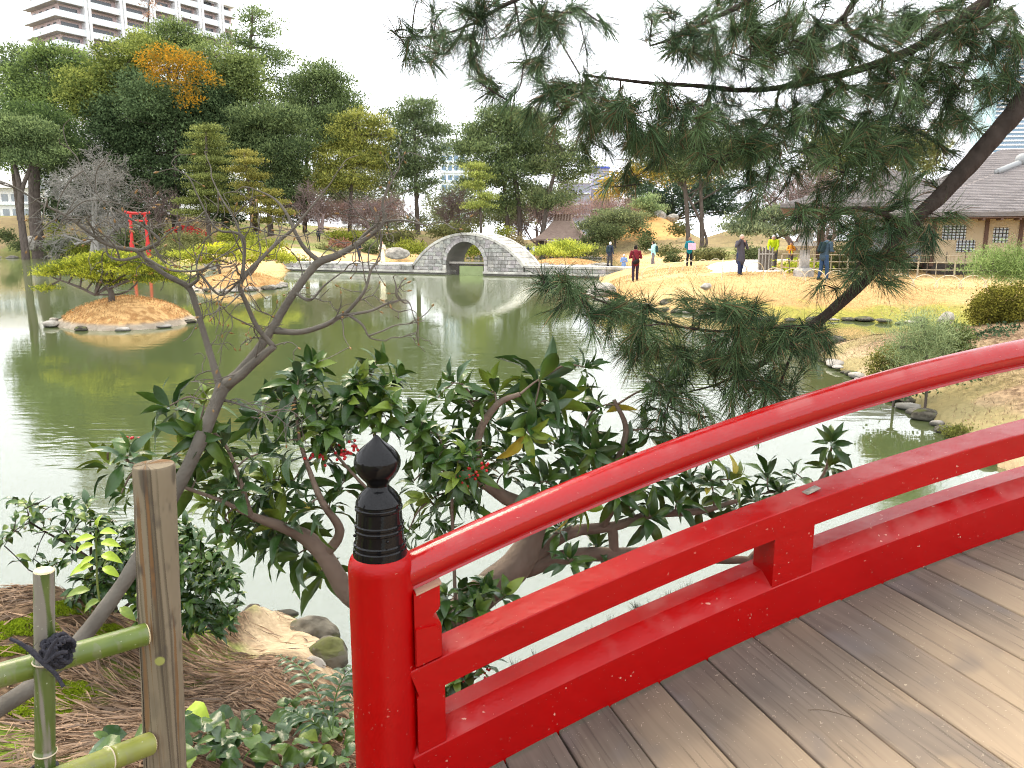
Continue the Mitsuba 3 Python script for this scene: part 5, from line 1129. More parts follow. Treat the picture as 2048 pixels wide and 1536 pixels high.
obj('log_post', tube(np.vstack([pth, pt + [0, 0, .004]]), np.append(np.linspace(.050, .0455, 60) , .043), 36, bump=.05, seed=4), 'm_post_wood', fc, smooth=40)
def culm(p0, p1, r, nodes, m, name, cut=True, sides=24):
    L = np.linalg.norm(p1 - p0); ts = np.linspace(0, 1, 90)
    for nd in nodes: ts = np.append(ts, [nd + e / L for e in (-.012, -.006, -.0025, 0, .0025, .006, .012)])
    ts = np.unique(np.clip(ts, 0, 1))
    rr = np.full(len(ts), r)
    for nd in nodes:
        x = (ts - nd) * L
        rr += .0032 * np.exp(-(x / .0045) ** 2) - .0016 * np.exp(-((x - .009) / .004) ** 2)
    k = obj(name, tube(p0 + (p1 - p0) * ts[:, None], rr, sides, cap=False), m, fc, smooth=60)
    for nd in nodes:
        q = p0 + (p1 - p0) * nd; a = (p1 - p0) / L
        obj('node_ring', tube([q - a * .0035, q, q + a * .0035], [r + .001, r + .0042, r + .001], sides, cap=False), 'm_bamboo_dry', k, smooth=60)
    for q, s in ((p0, -1), (p1, 1)):
        obj('cut_end', tube([q, q + s * (p1 - p0) / L * .003], [r * .995, r * .9], sides), 'm_bamboo_cut', k)
    return k
culm(at(91, 1600, 1.475), at(88, 1142, 1.475), .0195, [.22, .62], 'm_bamboo_upright', 'upright')
culm(at(-90, 1376, 1.40), at(292, 1268, 1.645), .0255, [.42], 'm_bamboo_green', 'upper_rail')
culm(at(60, 1580, 1.42), at(300, 1487, 1.645), .0265, [.62], 'm_bamboo_yellow', 'lower_rail')
rp = []
kc = at(104, 1312, 1.44)
for i in range(7):
    th0 = rs.uniform(-.5, .5); rr_ = .030 + rs.uniform(-.003, .003)
    n1 = np.array([math.cos(.25 + th0 * .5) * (1 if i % 2 else -1), .35, .5 + th0 * .4]); n1 /= np.linalg.norm(n1)
    a1 = np.cross(n1, [0, 0, 1.]); a1 /= np.linalg.norm(a1); b1 = np.cross(n1, a1)
    ang_ = np.linspace(0, 2 * PI, 40)
    pts = kc + np.array([0, .02, 0]) + (np.cos(ang_)[:, None] * a1 * rr_ + np.sin(ang_)[:, None] * b1 * rr_ * 1.05) + n1 * (i - 3) * .004
    pts += .0035 * np.sin(ang_ * 17 + i)[:, None] * n1
    rp.append(tube(pts, .0042, 7, cap=False))
for e in ((-.06, -.03, .055), (-.05, -.01, .03), (.035, -.03, -.05), (.03, -.02, .05), (.045, -.02, .02)):
    pts = spline([kc + [0, -.028, 0], kc + np.array(e) * .6 + [0, -.01, .006], kc + np.array(e)], 8)
    rp.append(tube(pts, np.linspace(.0046, .0034, len(pts)), 7))
fz_ = []
for i in range(500):
    q = rp[rs.integers(len(rp))].vertices; q = q[rs.integers(len(q))]
    e = rs.normal(size=3) * .007; s_ = rs.normal(size=3) * .0006
    fz_.append((q, q + e, q + s_ + e * .2))
fzm = trimesh.Trimesh(np.array(fz_).reshape(-1, 3), np.arange(1500).reshape(-1, 3), process=False)
obj('rope_tie', cat_(rp + [fzm]), 'm_rope', fc, label='dark rope knot lashing the upper rail to the upright')
kc2 = at(88, 1560, 1.475)
obj('rope_tie', cat_([tube([kc2 + [math.cos(t) * .027, math.sin(t) * .027, .008 * j] for t in np.linspace(0, 2 * PI, 24)], .0046, 7, cap=False) for j in range(4)]), 'm_rope', fc)
# near bank stones
for lab, px, py, z_, s, k, m, r_ in [('rounded dark boulder at the water edge left of the flat mossy stone', 508, 1240, .10, (.085, .08, .12), 4, 'm_rock_dark', 10), ('small low stone just above the water', 566, 1229, .0, (.11, .06, .035), 5, 'm_rock_dark', 0),
        ('flat dark mossy stone at the water edge', 622, 1268, .06, (.21, .13, .10), 6, 'm_rock_dark', -15), ('blocky dark boulder beside the red post', 655, 1325, .10, (.12, .14, .17), 7, 'm_rock_dark', 30), ('reddish sandstone block by the blocky boulder', 622, 1345, .14, (.09, .09, .10), 4, 'm_rock_pale', 50),
        ('dark stone low behind the red post', 690, 1400, .05, (.13, .12, .12), 5, 'm_rock_dark', 80)]:
    stone('boulder', lab, on(px, py, z_), s, k, m, r_)
# fallen pine needles, moss
def on_ground(x, y): return height(np.stack([x, y], 1))
n = 30000
x, y = rs.uniform(-3.4, -.35, n), rs.uniform(1.3, 4.9, n)
w = meshkit.fbm(np.stack([x * 1.5, y * 1.5, x * 0], 1), 3, 21)
kq = (w > rs.uniform(.22, .55, n)) & shapely.contains(near_bank, shapely.points(x, y)) & ~((y > 3.95) & (rs.uniform(size=n) < .9))
x, y = x[kq], y[kq]; zg = on_ground(x, y)
a_, L_ = rs.normal(0.3, .75, len(x)), rs.uniform(.04, .08, len(x))
dx, dy = np.cos(a_) * L_, np.sin(a_) * L_
z0, z1 = on_ground(x - dx, y - dy) + rs.uniform(.002, .014, len(x)), on_ground(x + dx, y + dy) + rs.uniform(.002, .016, len(x))
wx, wy = -np.sin(a_) * .0013, np.cos(a_) * .0013
V_ = np.stack([np.stack([x - dx - wx, y - dy - wy, z0], 1), np.stack([x - dx + wx, y - dy + wy, z0 + .0006], 1), np.stack([x + rs.normal(size=len(x)) * .004, y + rs.normal(size=len(x)) * .004, (z0 + z1) / 2 + .004], 1), np.stack([x + dx, y + dy, z1], 1)], 1).reshape(-1, 3)
kk = np.arange(len(x))[:, None] * 4
colr = np.repeat(np.array([(0.27, 0.175, 0.105)]) * rs.uniform(.35, 1.5, (len(x), 1)) + rs.uniform(0, .05, (len(x), 1)), 4, 0)
obj('pine_needle_litter', trimesh.Trimesh(V_, np.vstack([kk + [0, 1, 2], kk + [1, 3, 2], kk + [0, 2, 3]]), process=False), 'm_vertex', None, 'brown fallen pine needles covering the near bank', 'pine needles', kind='stuff', color=np.clip(colr, 0, 1))
def carpet(bl, n, leaf, cA, cB, seed, hgt=.02):
    rs = np.random.default_rng(seed); C = []
    for px, py, rx, ry in bl:
        g0 = lay(px, py); ex = lay(px + rx, py); ey = lay(px, py - ry)
        t = rs.uniform(0, 2 * PI, n); r = np.sqrt(rs.uniform(0, 1, n))
        r = r * (.75 + .5 * meshkit.noise(np.stack([np.cos(t) * 2, np.sin(t) * 2, t * 0 + px], 1), seed))
        q = g0 + (ex - g0) * (r * np.cos(t))[:, None] + (ey - g0) * (r * np.sin(t))[:, None]
        q[:, 2] = on_ground(q[:, 0], q[:, 1]) + rs.uniform(0, 1, n) * hgt * (1 - r * .7) * (.4 + meshkit.noise(q * 22, seed))
        C.append(q)
    C = np.vstack(C); m = len(C)
    t = np.clip(rs.uniform(0, 1, m) * .6 + .5 * meshkit.noise(C * 30, seed), 0, 1)[:, None]
    col = (np.array(cA) * (1 - t) + np.array(cB) * t) * rs.uniform(.75, 1.25, (m, 1))
    return leaves_mesh(C, np.repeat([[0, 0, 1.]], m, 0), rs.uniform(.7, 1.3, m) * leaf, leaf * .45, col, rs, .5)
m, col = carpet([(30, 1262, 90, 22), (120, 1225, 70, 14), (175, 1290, 60, 14), (20, 1310, 50, 16), (60, 1420, 70, 35), (150, 1390, 40, 26), (210, 1270, 40, 12), (330, 1350, 50, 10)], 3200, .013, (0.10, 0.16, 0.01), (0.36, 0.46, 0.03), 5)
obj('moss_cushion', m, 'm_leaf', None, 'bright green moss cushions on the near bank behind the bamboo fence', 'moss', kind='stuff', color=col)

# ------------------------------------------------------------------ leaves
def leaf_grid(L=1.0, W=.28, fold=.25, droop=.35, wave=.0, blunt=1.0, nx=6, seed=0):
    u = np.linspace(0, 1, nx + 1)
    w = W * np.sin(PI * np.clip(u, 0, 1) ** (.80 * blunt)) ** .85
    w[0] = .012; w[-1] = .004
    cx, cz = u * L * (1 - .12 * droop), .10 * np.sin(PI * u) - droop * u ** 2 * .5
    v = []
    for i in range(nx + 1):
        for s in (-1, -.55, 0, .55, 1):
            v.append([cx[i], s * w[i], cz[i] + abs(s) * w[i] * fold + wave * math.sin(i * 2.1 + s * 2 + seed) * w[i]])
    f = []
    for i in range(nx):
        for j in range(4):
            a = i * 5 + j
            f += [[a, a + 5, a + 6], [a, a + 6, a + 1]]
    return trimesh.Trimesh(np.array(v), np.array(f), process=False)
def leaf_col(a, b, seed):
    return proc(lambda p, n, uv: mi.Color3f(mix(a, b, fbm(p.x * 11 + seed, p.y * 11, p.z * 11, 3))))
GLOSS = dict(specular=.36)
princ('m_leaf_dark', leaf_col((0.015, 0.044, 0.010), (0.046, 0.098, 0.022), 1), .30, **GLOSS)
princ('m_leaf_mid', leaf_col((0.034, 0.078, 0.012), (0.088, 0.15, 0.026), 2), .32, **GLOSS)
princ('m_leaf_young', leaf_col((0.09, 0.15, 0.015), (0.20, 0.27, 0.04), 3), .38, **GLOSS)
princ('m_leaf_bright', leaf_col((0.24, 0.36, 0.02), (0.40, 0.52, 0.05), 4), .4, **GLOSS)
princ('m_leaf_grey', leaf_col((0.045, 0.085, 0.038), (0.09, 0.145, 0.07), 5), .24, **GLOSS)
princ('m_leaf_yellow', leaf_col((0.30, 0.28, 0.02), (0.45, 0.36, 0.05), 6), .5)
princ('m_shrub_bark', proc(bark_fn((0.095, 0.07, 0.052), (0.22, 0.172, 0.132), 16.0)), .85, bump=proc(lambda p, n, uv: fbm(p.x * 60, p.y * 60, p.z * 60, 3), 1e-3), scale=.004, specular=.25)
princ('m_near_bark', proc(bark_fn((0.062, 0.055, 0.044), (0.17, 0.155, 0.13), 14.0)), .85, bump=proc(lambda p, n, uv: fbm(p.x * 70, p.y * 70, p.z * 70, 3), 1e-3), scale=.003, specular=.25)
princ('m_pine_bark', proc(bark_fn((0.013, 0.010, 0.008), (0.060, 0.046, 0.037), 18.0)), .95, bump=proc(lambda p, n, uv: fbm(p.x * 40, p.y * 40, p.z * 22, 4), 1e-3), scale=.012, specular=.15)
BIG = [leaf_grid(1, w_, .35, d, .16, b_, seed=k) for k, (d, w_, b_) in enumerate(((.25, .155, 1.15), (.45, .17, 1.25), (.7, .145, 1.1), (.35, .16, 1.3), (.95, .15, 1.2), (.1, .165, 1.2), (.55, .135, 1.1)))]
SMALL = [leaf_grid(1, .21, .3, d, .12, 1.0, seed=k + 5) for k, d in enumerate((.2, .4, .6))]
ROUND = [leaf_grid(1, .40, .12, d, .18, .85, seed=k + 9) for k, d in enumerate((.15, .3, .45))]
PLY = {id(m): mikit.ply(m, None, smooth=True) for m in BIG + SMALL + ROUND}
def frame_M(p, d, up, s):
    d = d / np.linalg.norm(d)
    y_ = np.cross(up, d); y_ = y_ / (np.linalg.norm(y_) + 1e-9)
    z_ = np.cross(d, y_)
    M = np.eye(4); M[:3, 0], M[:3, 1], M[:3, 2], M[:3, 3] = d * s, y_ * s, z_ * s, p
    return M
class Foliage:
    """leaves collected for one plant; the largest in view become parts, the rest one mesh per material"""
    def __init__(self): self.L = []
    def add(self, mesh, p, d, up, s, m): self.L.append((mesh, frame_M(p, d, up, s), m, s / max(np.linalg.norm(p - np.array([0, 0, CAM_Z])), .1)))
    def build(self, parent, most=290):
        self.L.sort(key=lambda q: -q[3])
        for mesh, M, m, _ in self.L[:most]:
            put('leaf', {**PLY[id(mesh)], 'bsdf': {'type': 'ref', 'id': m}, 'to_world': T(M)}, parent)
        rest = {}
        for mesh, M, m, _ in self.L[most:]: rest.setdefault(m, []).append(mesh.copy().apply_transform(M))
        for m, ms in rest.items(): obj('foliage', cat_(ms), m, parent, kind='stuff', smooth=True)
THICK = 1.0
def px_path(pts, Y0=None, Y1=None, n=6):
    """(px, py, width px[, Y]) -> spline of (x, y, z, r)"""
    out = []
    for i, q in enumerate(pts):
        Y = q[3] if len(q) > 3 else Y0 + (Y1 - Y0) * i / max(len(pts) - 1, 1)
        out.append((*at(q[0], q[1], Y), q[2] / 2 / FOC * Y * 1.03 * THICK))
    return spline(out, n)
def branches(paths, bump=.1, sides=12, seed=0):
    ms, nodes = [], []
    for i, s in enumerate(paths):
        ms.append(tube(s[:, :3], np.maximum(s[:, 3], .0012), sides, bump=bump, seed=seed + i))
        nodes.append(s)
    return cat_(ms), np.vstack(nodes)
def connect(nodes, tips, rs, r0=.003, r1=.0016, sag=.06, keep=True, wig=.05):
    """twigs joining every tip to the nearest wood, outward in order of distance"""
    N = nodes[:, :3].copy(); ms, dirs = [], [None] * len(tips)
    near_ = [np.min(np.linalg.norm(N - t, axis=1)) for t in tips]
    for i in np.argsort(near_):
        t = tips[i]
        j = np.argmin(np.linalg.norm(N - t, axis=1)); a = N[j]; v = t - a; L = np.linalg.norm(v)
        mid = (a + t) / 2 + rs.normal(size=3) * L * wig + [0, 0, sag * L]
        s = spline([a, mid, t], 5)
        ms.append(tube(s, np.linspace(r0 * (.8 + min(L * 1.5, .8)), r1, len(s)), 6, cap=False))
        d = s[-1] - s[-3]; dirs[i] = d / (np.linalg.norm(d) + 1e-9)
        if keep: N = np.vstack([N, s[3:]])
    return cat_(ms), dirs
# ---- the large-leaved evergreen shrub behind the railing
rs = np.random.default_rng(31)
THICK = .86
sh = thing('evergreen_shrub', 'large-leaved evergreen shrub with crooked brown limbs behind the red railing', 'shrub')
limbs = [px_path([(800, 1430, 66, 2.72), (880, 1270, 70, 2.74), (975, 1178, 82, 2.76), (1035, 1128, 74, 2.78), (1068, 1062, 54, 2.8), (1066, 1012, 50, 2.8), (1064, 988, 44, 2.8)]),
    px_path([(1066, 1015, 40, 2.8), (1012, 996, 34, 2.75), (970, 968, 26, 2.7), (930, 958, 18, 2.65), (880, 935, 12, 2.6)]), px_path([(1040, 1140, 44, 2.8), (1100, 1085, 38, 2.86), (1150, 1062, 30, 2.9), (1230, 1052, 24, 2.9), (1300, 1030, 20, 2.9), (1400, 1022, 16, 2.9), (1480, 1000, 10, 2.9)]),
    px_path([(1050, 1140, 40, 2.8), (1130, 1114, 38, 2.86), (1230, 1108, 32, 2.9), (1330, 1108, 28, 2.95), (1430, 1118, 22, 2.95), (1500, 1120, 18, 2.95)]), px_path([(860, 1280, 60, 2.72), (780, 1235, 56, 2.68), (700, 1190, 50, 2.62), (655, 1120, 42, 2.58), (612, 1075, 36, 2.55), (560, 1052, 26, 2.5), (500, 1030, 16, 2.45), (440, 1000, 10, 2.4)]),
    px_path([(650, 1112, 26, 2.58), (680, 1062, 22, 2.55), (645, 1005, 17, 2.5), (622, 950, 12, 2.5), (600, 880, 9, 2.5), (590, 800, 7, 2.5)]), px_path([(970, 970, 24, 2.7), (955, 905, 20, 2.68), (965, 850, 18, 2.66), (1000, 805, 15, 2.64), (1040, 788, 11, 2.62)]),
    px_path([(1205, 1052, 22, 2.9), (1228, 1000, 22, 2.86), (1225, 950, 16, 2.84), (1252, 862, 13, 2.84), (1228, 800, 9, 2.84)]), px_path([(1225, 1050, 24, 2.9), (1228, 1110, 22, 2.9), (1222, 1150, 14, 2.9)]), px_path([(500, 1030, 16, 2.45), (480, 960, 10, 2.42), (450, 890, 8, 2.4), (400, 840, 6, 2.38)]),
    px_path([(440, 1000, 9, 2.4), (330, 960, 8, 2.35), (270, 930, 6, 2.3), (220, 900, 5, 2.3)]), px_path([(1500, 1118, 15, 2.95), (1560, 1050, 10, 3.0), (1640, 960, 7, 3.05), (1665, 890, 5, 3.05)])]
lm, ln_ = branches(limbs, .16, 14, 40)
obj('limb', lm, 'm_shrub_bark', sh, smooth=True)
ROS = [(340, 812, 1), (395, 870, 1), (455, 880, 1), (520, 900, 1), (560, 800, 1), (600, 760, 1), (255, 905, 1), (215, 925, .8), (300, 940, 1), (240, 985, .7), (390, 960, 1), (470, 970, 1), (500, 1030, 1.2), (545, 960, 1.1), (570, 1040, 1.2), (610, 1010, 1), (470, 1060, 1), (600, 1110, 1.1), (640, 1140, 1), (540, 1085, 1), (640, 900, 1),
    (690, 960, .9), (860, 920, 1), (905, 985, 1), (855, 1000, 1.1), (950, 1000, 1), (880, 1050, .9), (930, 800, 1), (905, 760, .8), (985, 775, 1), (1085, 760, 1.3), (1100, 800, 1.3), (1050, 870, 1.1), (990, 850, 1), (1120, 900, 1.1), (1175, 940, 1.2), (1150, 1010, 1.2), (1095, 960, 1.1), (1170, 730, .8), (1140, 790, 1), (1200, 820, 1), (1250, 900, 1), (1290, 860, 1),
    (1330, 810, .9), (1340, 900, 1), (1290, 960, 1.1), (1240, 985, 1), (1380, 960, 1), (1400, 1010, 1), (1460, 960, 1), (1470, 1010, .9), (1530, 950, 1), (1560, 985, .9), (1500, 850, .8), (1660, 880, .8), (1670, 925, .8), (1300, 1040, 1), (1190, 1090, .9), (1140, 1120, .8), (1350, 1000, 1), (1420, 900, .8), (1330, 760, .9), (700, 860, .9)]
ROS += [(360, 900, .9), (430, 930, 1), (520, 830, .9), (580, 880, 1), (545, 1000, 1), (500, 985, 1), (420, 1010, .9), (450, 1035, 1), (520, 1060, 1), (590, 960, 1), (660, 1000, .9), (830, 960, 1), (880, 880, .9), (930, 880, .9), (940, 940, 1), (1010, 940, .9), (1080, 1010, .9), (1120, 1050, .9), (1060, 820, 1.1), (960, 830, .9), (1020, 900, 1), (1190, 900, 1), (1220, 940, 1), (1160, 860, .9), (1260, 1010, .9), (1320, 950, 1), (1420, 960, .9), (1500, 990, .9), (625, 830, .8), (410, 800, .8), (880, 800, .8), (820, 1060, .8), (1370, 880, .8), (1590, 940, .8)]
tips, siz = [], []
for px, py, s in ROS:
    Yb = (2.32 if px < 420 else 2.48 + (px - 420) * .00042) + rs.uniform(-.10, .16)
    tips.append(at(px + rs.uniform(-6, 6), py + rs.uniform(-6, 6), Yb)); siz.append(s)
tw, dirs = connect(ln_, tips, rs, .0042, .0024)
obj('twig', tw, 'm_shrub_bark', sh, kind='stuff', smooth=True)
fo = Foliage()
UP = np.array([0, 0, 1.])
for t, s, d in zip(tips, siz, dirs):
    ax = d * .7 + UP * .55 + rs.normal(size=3) * .15; ax /= np.linalg.norm(ax)
    e1 = np.cross(ax, rs.normal(size=3)); e1 /= np.linalg.norm(e1); e2 = np.cross(ax, e1)
    young = rs.uniform() < (.42 if t[0] < -.55 else .16)
    n_ = rs.integers(12, 18)
    for i in range(n_):
        q = i / n_
        a = i * 2.4 + rs.uniform(-.25, .25)
        tilt = .25 + 1.55 * (1 - q) + rs.normal() * .14
        dd = (e1 * math.cos(a) + e2 * math.sin(a)) * math.sin(tilt) + ax * math.cos(tilt) - UP * .25 * (1 - q)
        ln = (.082 + .058 * rs.uniform()) * s * (.65 + .35 * (1 - q) + .1)
        mt = 'm_leaf_young' if (young and q > .35) else rs.choice(['m_leaf_dark', 'm_leaf_dark', 'm_leaf_mid', 'm_leaf_mid', 'm_leaf_grey'])
        if rs.uniform() < .012: mt = 'm_leaf_yellow'
        p0 = t - ax * (.035 * (1 - q)) + dd / np.linalg.norm(dd) * .012
        fo.add(BIG[rs.integers(7)], p0, dd, ax + rs.normal(size=3) * .2, ln, mt)
fo.build(sh)
# ---- the berry shrub growing through it
princ('m_berry', (0.45, 0.012, 0.015), .3)
bs = thing('berry_shrub', 'dense small-leaved shrub with red berry clusters in the middle of the foreground', 'shrub')
bl_ = [px_path([(760, 1440, 12, 2.6), (770, 1250, 11, 2.6), (765, 1000, 10, 2.62), (750, 880, 8, 2.62), (745, 800, 6, 2.62), (742, 745, 4, 2.62)]), px_path([(765, 1010, 9, 2.62), (690, 930, 7, 2.6), (655, 880, 5, 2.58), (620, 790, 4, 2.56), (600, 730, 3, 2.55)]), px_path([(915, 1440, 9, 2.65), (912, 1250, 9, 2.65), (905, 1050, 8, 2.62), (900, 930, 6, 2.6), (880, 880, 4, 2.6)]), px_path([(912, 1400, 8, 2.68), (935, 1370, 6, 2.68), (965, 1345, 4, 2.66)])]
bm_, bn_ = branches(bl_, .1, 8, 60)
obj('stem', bm_, 'm_shrub_bark', bs, smooth=True)
BC = [(745, 745, 60, 32, 34), (700, 790, 50, 30, 24), (790, 770, 40, 30, 18), (690, 850, 50, 40, 26), (750, 830, 50, 40, 26), (660, 880, 36, 30, 14), (605, 735, 34, 26, 14), (610, 790, 30, 24, 8), (860, 870, 50, 34, 26), (910, 910, 50, 36, 28), (880, 950, 40, 26, 14), (930, 1190, 60, 40, 34), (985, 1170, 40, 26, 14), (900, 1225, 30, 20, 10), (950, 1345, 40, 26, 12), (905, 1370, 20, 30, 8), (820, 830, 34, 30, 12), (960, 930, 34, 30, 12)]
tips, cl_ = [], []
for i, (px, py, rx, ry, n_) in enumerate(BC):
    for j in range(max(3, n_ // 5)):
        tips.append(at(px + rs.uniform(-1, 1) * rx * .8, py + rs.uniform(-1, 1) * ry * .8, 2.6 + rs.uniform(-.12, .12))); cl_.append(i)
tw, dirs = connect(bn_, tips, rs, .0026, .0014)
obj('twig', tw, 'm_shrub_bark', bs, kind='stuff', smooth=True)
fo = Foliage()
for t, d in zip(tips, dirs):
    ax = d * .6 + UP * .7; ax /= np.linalg.norm(ax)
    e1 = np.cross(ax, rs.normal(size=3)); e1 /= np.linalg.norm(e1); e2 = np.cross(ax, e1)
    for i in range(9):
        q = i / 9; a = i * 2.4 + rs.uniform(-.3, .3); tilt = .35 + 1.3 * (1 - q) + rs.normal() * .15
        dd = (e1 * math.cos(a) + e2 * math.sin(a)) * math.sin(tilt) + ax * math.cos(tilt) - UP * .3 * (1 - q)
        fo.add(SMALL[rs.integers(3)], t - ax * .03 * (1 - q), dd, ax + rs.normal(size=3) * .2, rs.uniform(.06, .095), rs.choice(['m_leaf_dark', 'm_leaf_mid', 'm_leaf_mid', 'm_leaf_young'], p=[.4, .3, .2, .1]))
fo.build(bs)
for px, py, n_ in ((632, 912, 12), (690, 905, 16), (712, 892, 10), (935, 952, 14), (962, 938, 8), (965, 1343, 12), (928, 1346, 6), (262, 880, 8)):
    c = at(px, py, 2.52)
    obj('berry_cluster', cat_([trimesh.creation.icosphere(subdivisions=2, radius=.0052).apply_translation(c + rs.normal(size=3) * [.018, .018, .014]) for _ in range(n_)]), 'm_berry', bs, kind='stuff', smooth=True)
# ---- small-leaved shrub on the left bank
cs = thing('camellia_shrub', 'dark small-leaved shrub leaning over the water behind the log post', 'shrub')
root = lay(215, 1215)
st = []
for px, py, Y in ((60, 1045, 3.2), (130, 1060, 3.2), (180, 1020, 3.25), (260, 1090, 3.3), (330, 1090, 3.3), (400, 1140, 3.35), (430, 1210, 3.35), (340, 1200, 3.3)):
    e = at(px, py, Y); a = root + rs.normal(size=3) * [.05, .05, 0]
    s = spline([a - [0, 0, .1], a + (e - a) * .4 + rs.normal(size=3) * .05 + [0, 0, .1], e], 6)
    st.append(np.hstack([s, np.linspace(.014, .004, len(s))[:, None]]))
m_, n_c = branches(st, .15, 8, 80)
obj('stem', m_, 'm_pine_bark', cs, smooth=True)
CB = [(60, 1030, 75, 38, 34, 0), (135, 1050, 60, 40, 30, 0), (170, 1015, 50, 26, 16, 0), (30, 1085, 40, 26, 12, 0), (110, 1120, 50, 26, 14, 0), (250, 1080, 60, 44, 40, 1), (330, 1090, 70, 46, 50, 1), (400, 1130, 60, 50, 46, 1), (300, 1160, 80, 50, 56, 1), (400, 1200, 60, 46, 46, 1), (230, 1160, 60, 46, 36, 1), (440, 1190, 40, 50, 26, 1), (340, 1230, 70, 30, 34, 1), (420, 1250, 40, 26, 20, 1), (185, 1190, 50, 40, 20, 1), (100, 1170, 50, 40, 12, 0)]
tips, dn = [], []
for px, py, rx, ry, n_, dense in CB:
    for j in range(n_ // (2 if dense else 3)):
        tips.append(at(px + rs.uniform(-1, 1) * rx, py + rs.uniform(-1, 1) * ry, 3.28 + rs.uniform(-.22, .25))); dn.append(dense)
tw, dirs = connect(n_c, tips, rs, .0026, .0013)
obj('twig', tw, 'm_pine_bark', cs, kind='stuff', smooth=True)
fo = Foliage()
for t, d, de in zip(tips, dirs, dn):
    for i in range(11 if de else 5):
        dd = d * .5 + rs.normal(size=3) * [.8, .8, .45]
        mt = rs.choice(['m_leaf_dark', 'm_leaf_mid', 'm_leaf_young', 'm_leaf_grey'], p=[.5, .33, .07, .10]) if de else rs.choice(['m_leaf_dark', 'm_leaf_mid', 'm_leaf_young', 'm_leaf_grey'], p=[.25, .3, .2, .25])
        fo.add(SMALL[rs.integers(3)], t - d * rs.uniform(0, .09), dd, UP + rs.normal(size=3) * .35, rs.uniform(.05, .078), mt)
fo.build(cs)
sp_ = thing('leafy_sprig', 'upright sprig of bright yellow-green leaves before the dark shrub', 'plant')
s = px_path([(205, 1240, 5), (195, 1170, 5), (193, 1110, 4), (192, 1060, 3)], 2.9, 2.9)
obj('stem', tube(s[:, :3], s[:, 3], 6), 'm_bamboo_green', sp_, smooth=True)
for i, (px, py, dx_, dz_, sz) in enumerate([(190, 1075, -1, -.10, .085), (200, 1065, 1, .15, .08), (188, 1090, -1, -.2, .085), (202, 1085, 1, -.05, .09), (188, 1115, -1, -.55, .08), (203, 1110, 1, -.1, .095), (186, 1130, -1, -.35, .10), (205, 1135, 1, -.35, .085), (196, 1055, .2, .9, .06), (215, 1185, 1, .1, .09), (180, 1180, -1, -.1, .10), (200, 1200, -.8, -.4, .09), (270, 1190, .8, .2, .09), (240, 1215, .6, -.3, .09)]):
    put('leaf', {**PLY[id(SMALL[i % 3])], 'bsdf': {'type': 'ref', 'id': 'm_leaf_bright' if i < 10 else 'm_leaf_young'}, 'to_world': T(frame_M(at(px, py, 2.9), np.array([dx_, -.25, dz_]), UP + np.array([0, -.6, 0]), sz))}, sp_)
# ---- ground ivy, fern
iv = thing('ground_ivy', 'broad-leaved green ground plants at the foot of the log post and red post', 'plant')
fo = Foliage()
for px, py, sz, mt in [(400, 1460, .11, 'm_leaf_bright'), (455, 1440, .075, 'm_leaf_grey')] + [(rs.uniform(370, 710), rs.uniform(1450, 1550), rs.uniform(.05, .10), None) for _ in range(105)] + [(rs.uniform(560, 715), rs.uniform(1415, 1480), rs.uniform(.04, .07), None) for _ in range(50)] + [(rs.uniform(180, 300), rs.uniform(1495, 1545), rs.uniform(.06, .09), None) for _ in range(8)]:
    p = lay(px, py + 20) + [0, 0, rs.uniform(.05, .11)]
    dd = np.array([rs.normal(), -.5 + rs.normal() * .6, rs.normal() * .2 - .1])
    fo.add((ROUND if rs.uniform() < .75 else SMALL)[rs.integers(3)], p - dd / np.linalg.norm(dd) * sz * .5, dd, UP + rs.normal(size=3) * .35 + [0, -.35, 0], sz, mt or rs.choice(['m_leaf_mid', 'm_leaf_dark', 'm_leaf_grey', 'm_leaf_young'], p=[.4, .25, .25, .1]))
fo.build(iv)
fr = thing('fern', 'fern fronds with narrow leaflets beside the red post', 'plant')
for k, path in enumerate([[(665, 1470, 4, 2.3), (640, 1400, 4, 2.45), (605, 1340, 3, 2.6), (560, 1312, 2, 2.7)], [(665, 1470, 4, 2.3), (670, 1400, 4, 2.4), (690, 1350, 3, 2.5), (720, 1330, 2, 2.6)], [(660, 1475, 4, 2.3), (620, 1440, 3, 2.35), (570, 1420, 2, 2.4)]]):
    s = px_path(path, n=8)
    r = obj('frond', tube(s[:, :3], s[:, 3], 5), 'm_leaf_mid', fr)
    for i in range(4, len(s), 2):
        d = s[i, :3] - s[i - 1, :3]; d /= np.linalg.norm(d)
        for sd in (-1, 1):
            e = np.cross(d, UP) * sd + d * .45
            L_ = .085 * math.sin(PI * min(1, .15 + .8 * i / len(s)))
            put('leaflet', {**PLY[id(BIG[i % 4])], 'bsdf': {'type': 'ref', 'id': 'm_leaf_grey'}, 'to_world': T(frame_M(s[i, :3], e, UP, L_))}, r)
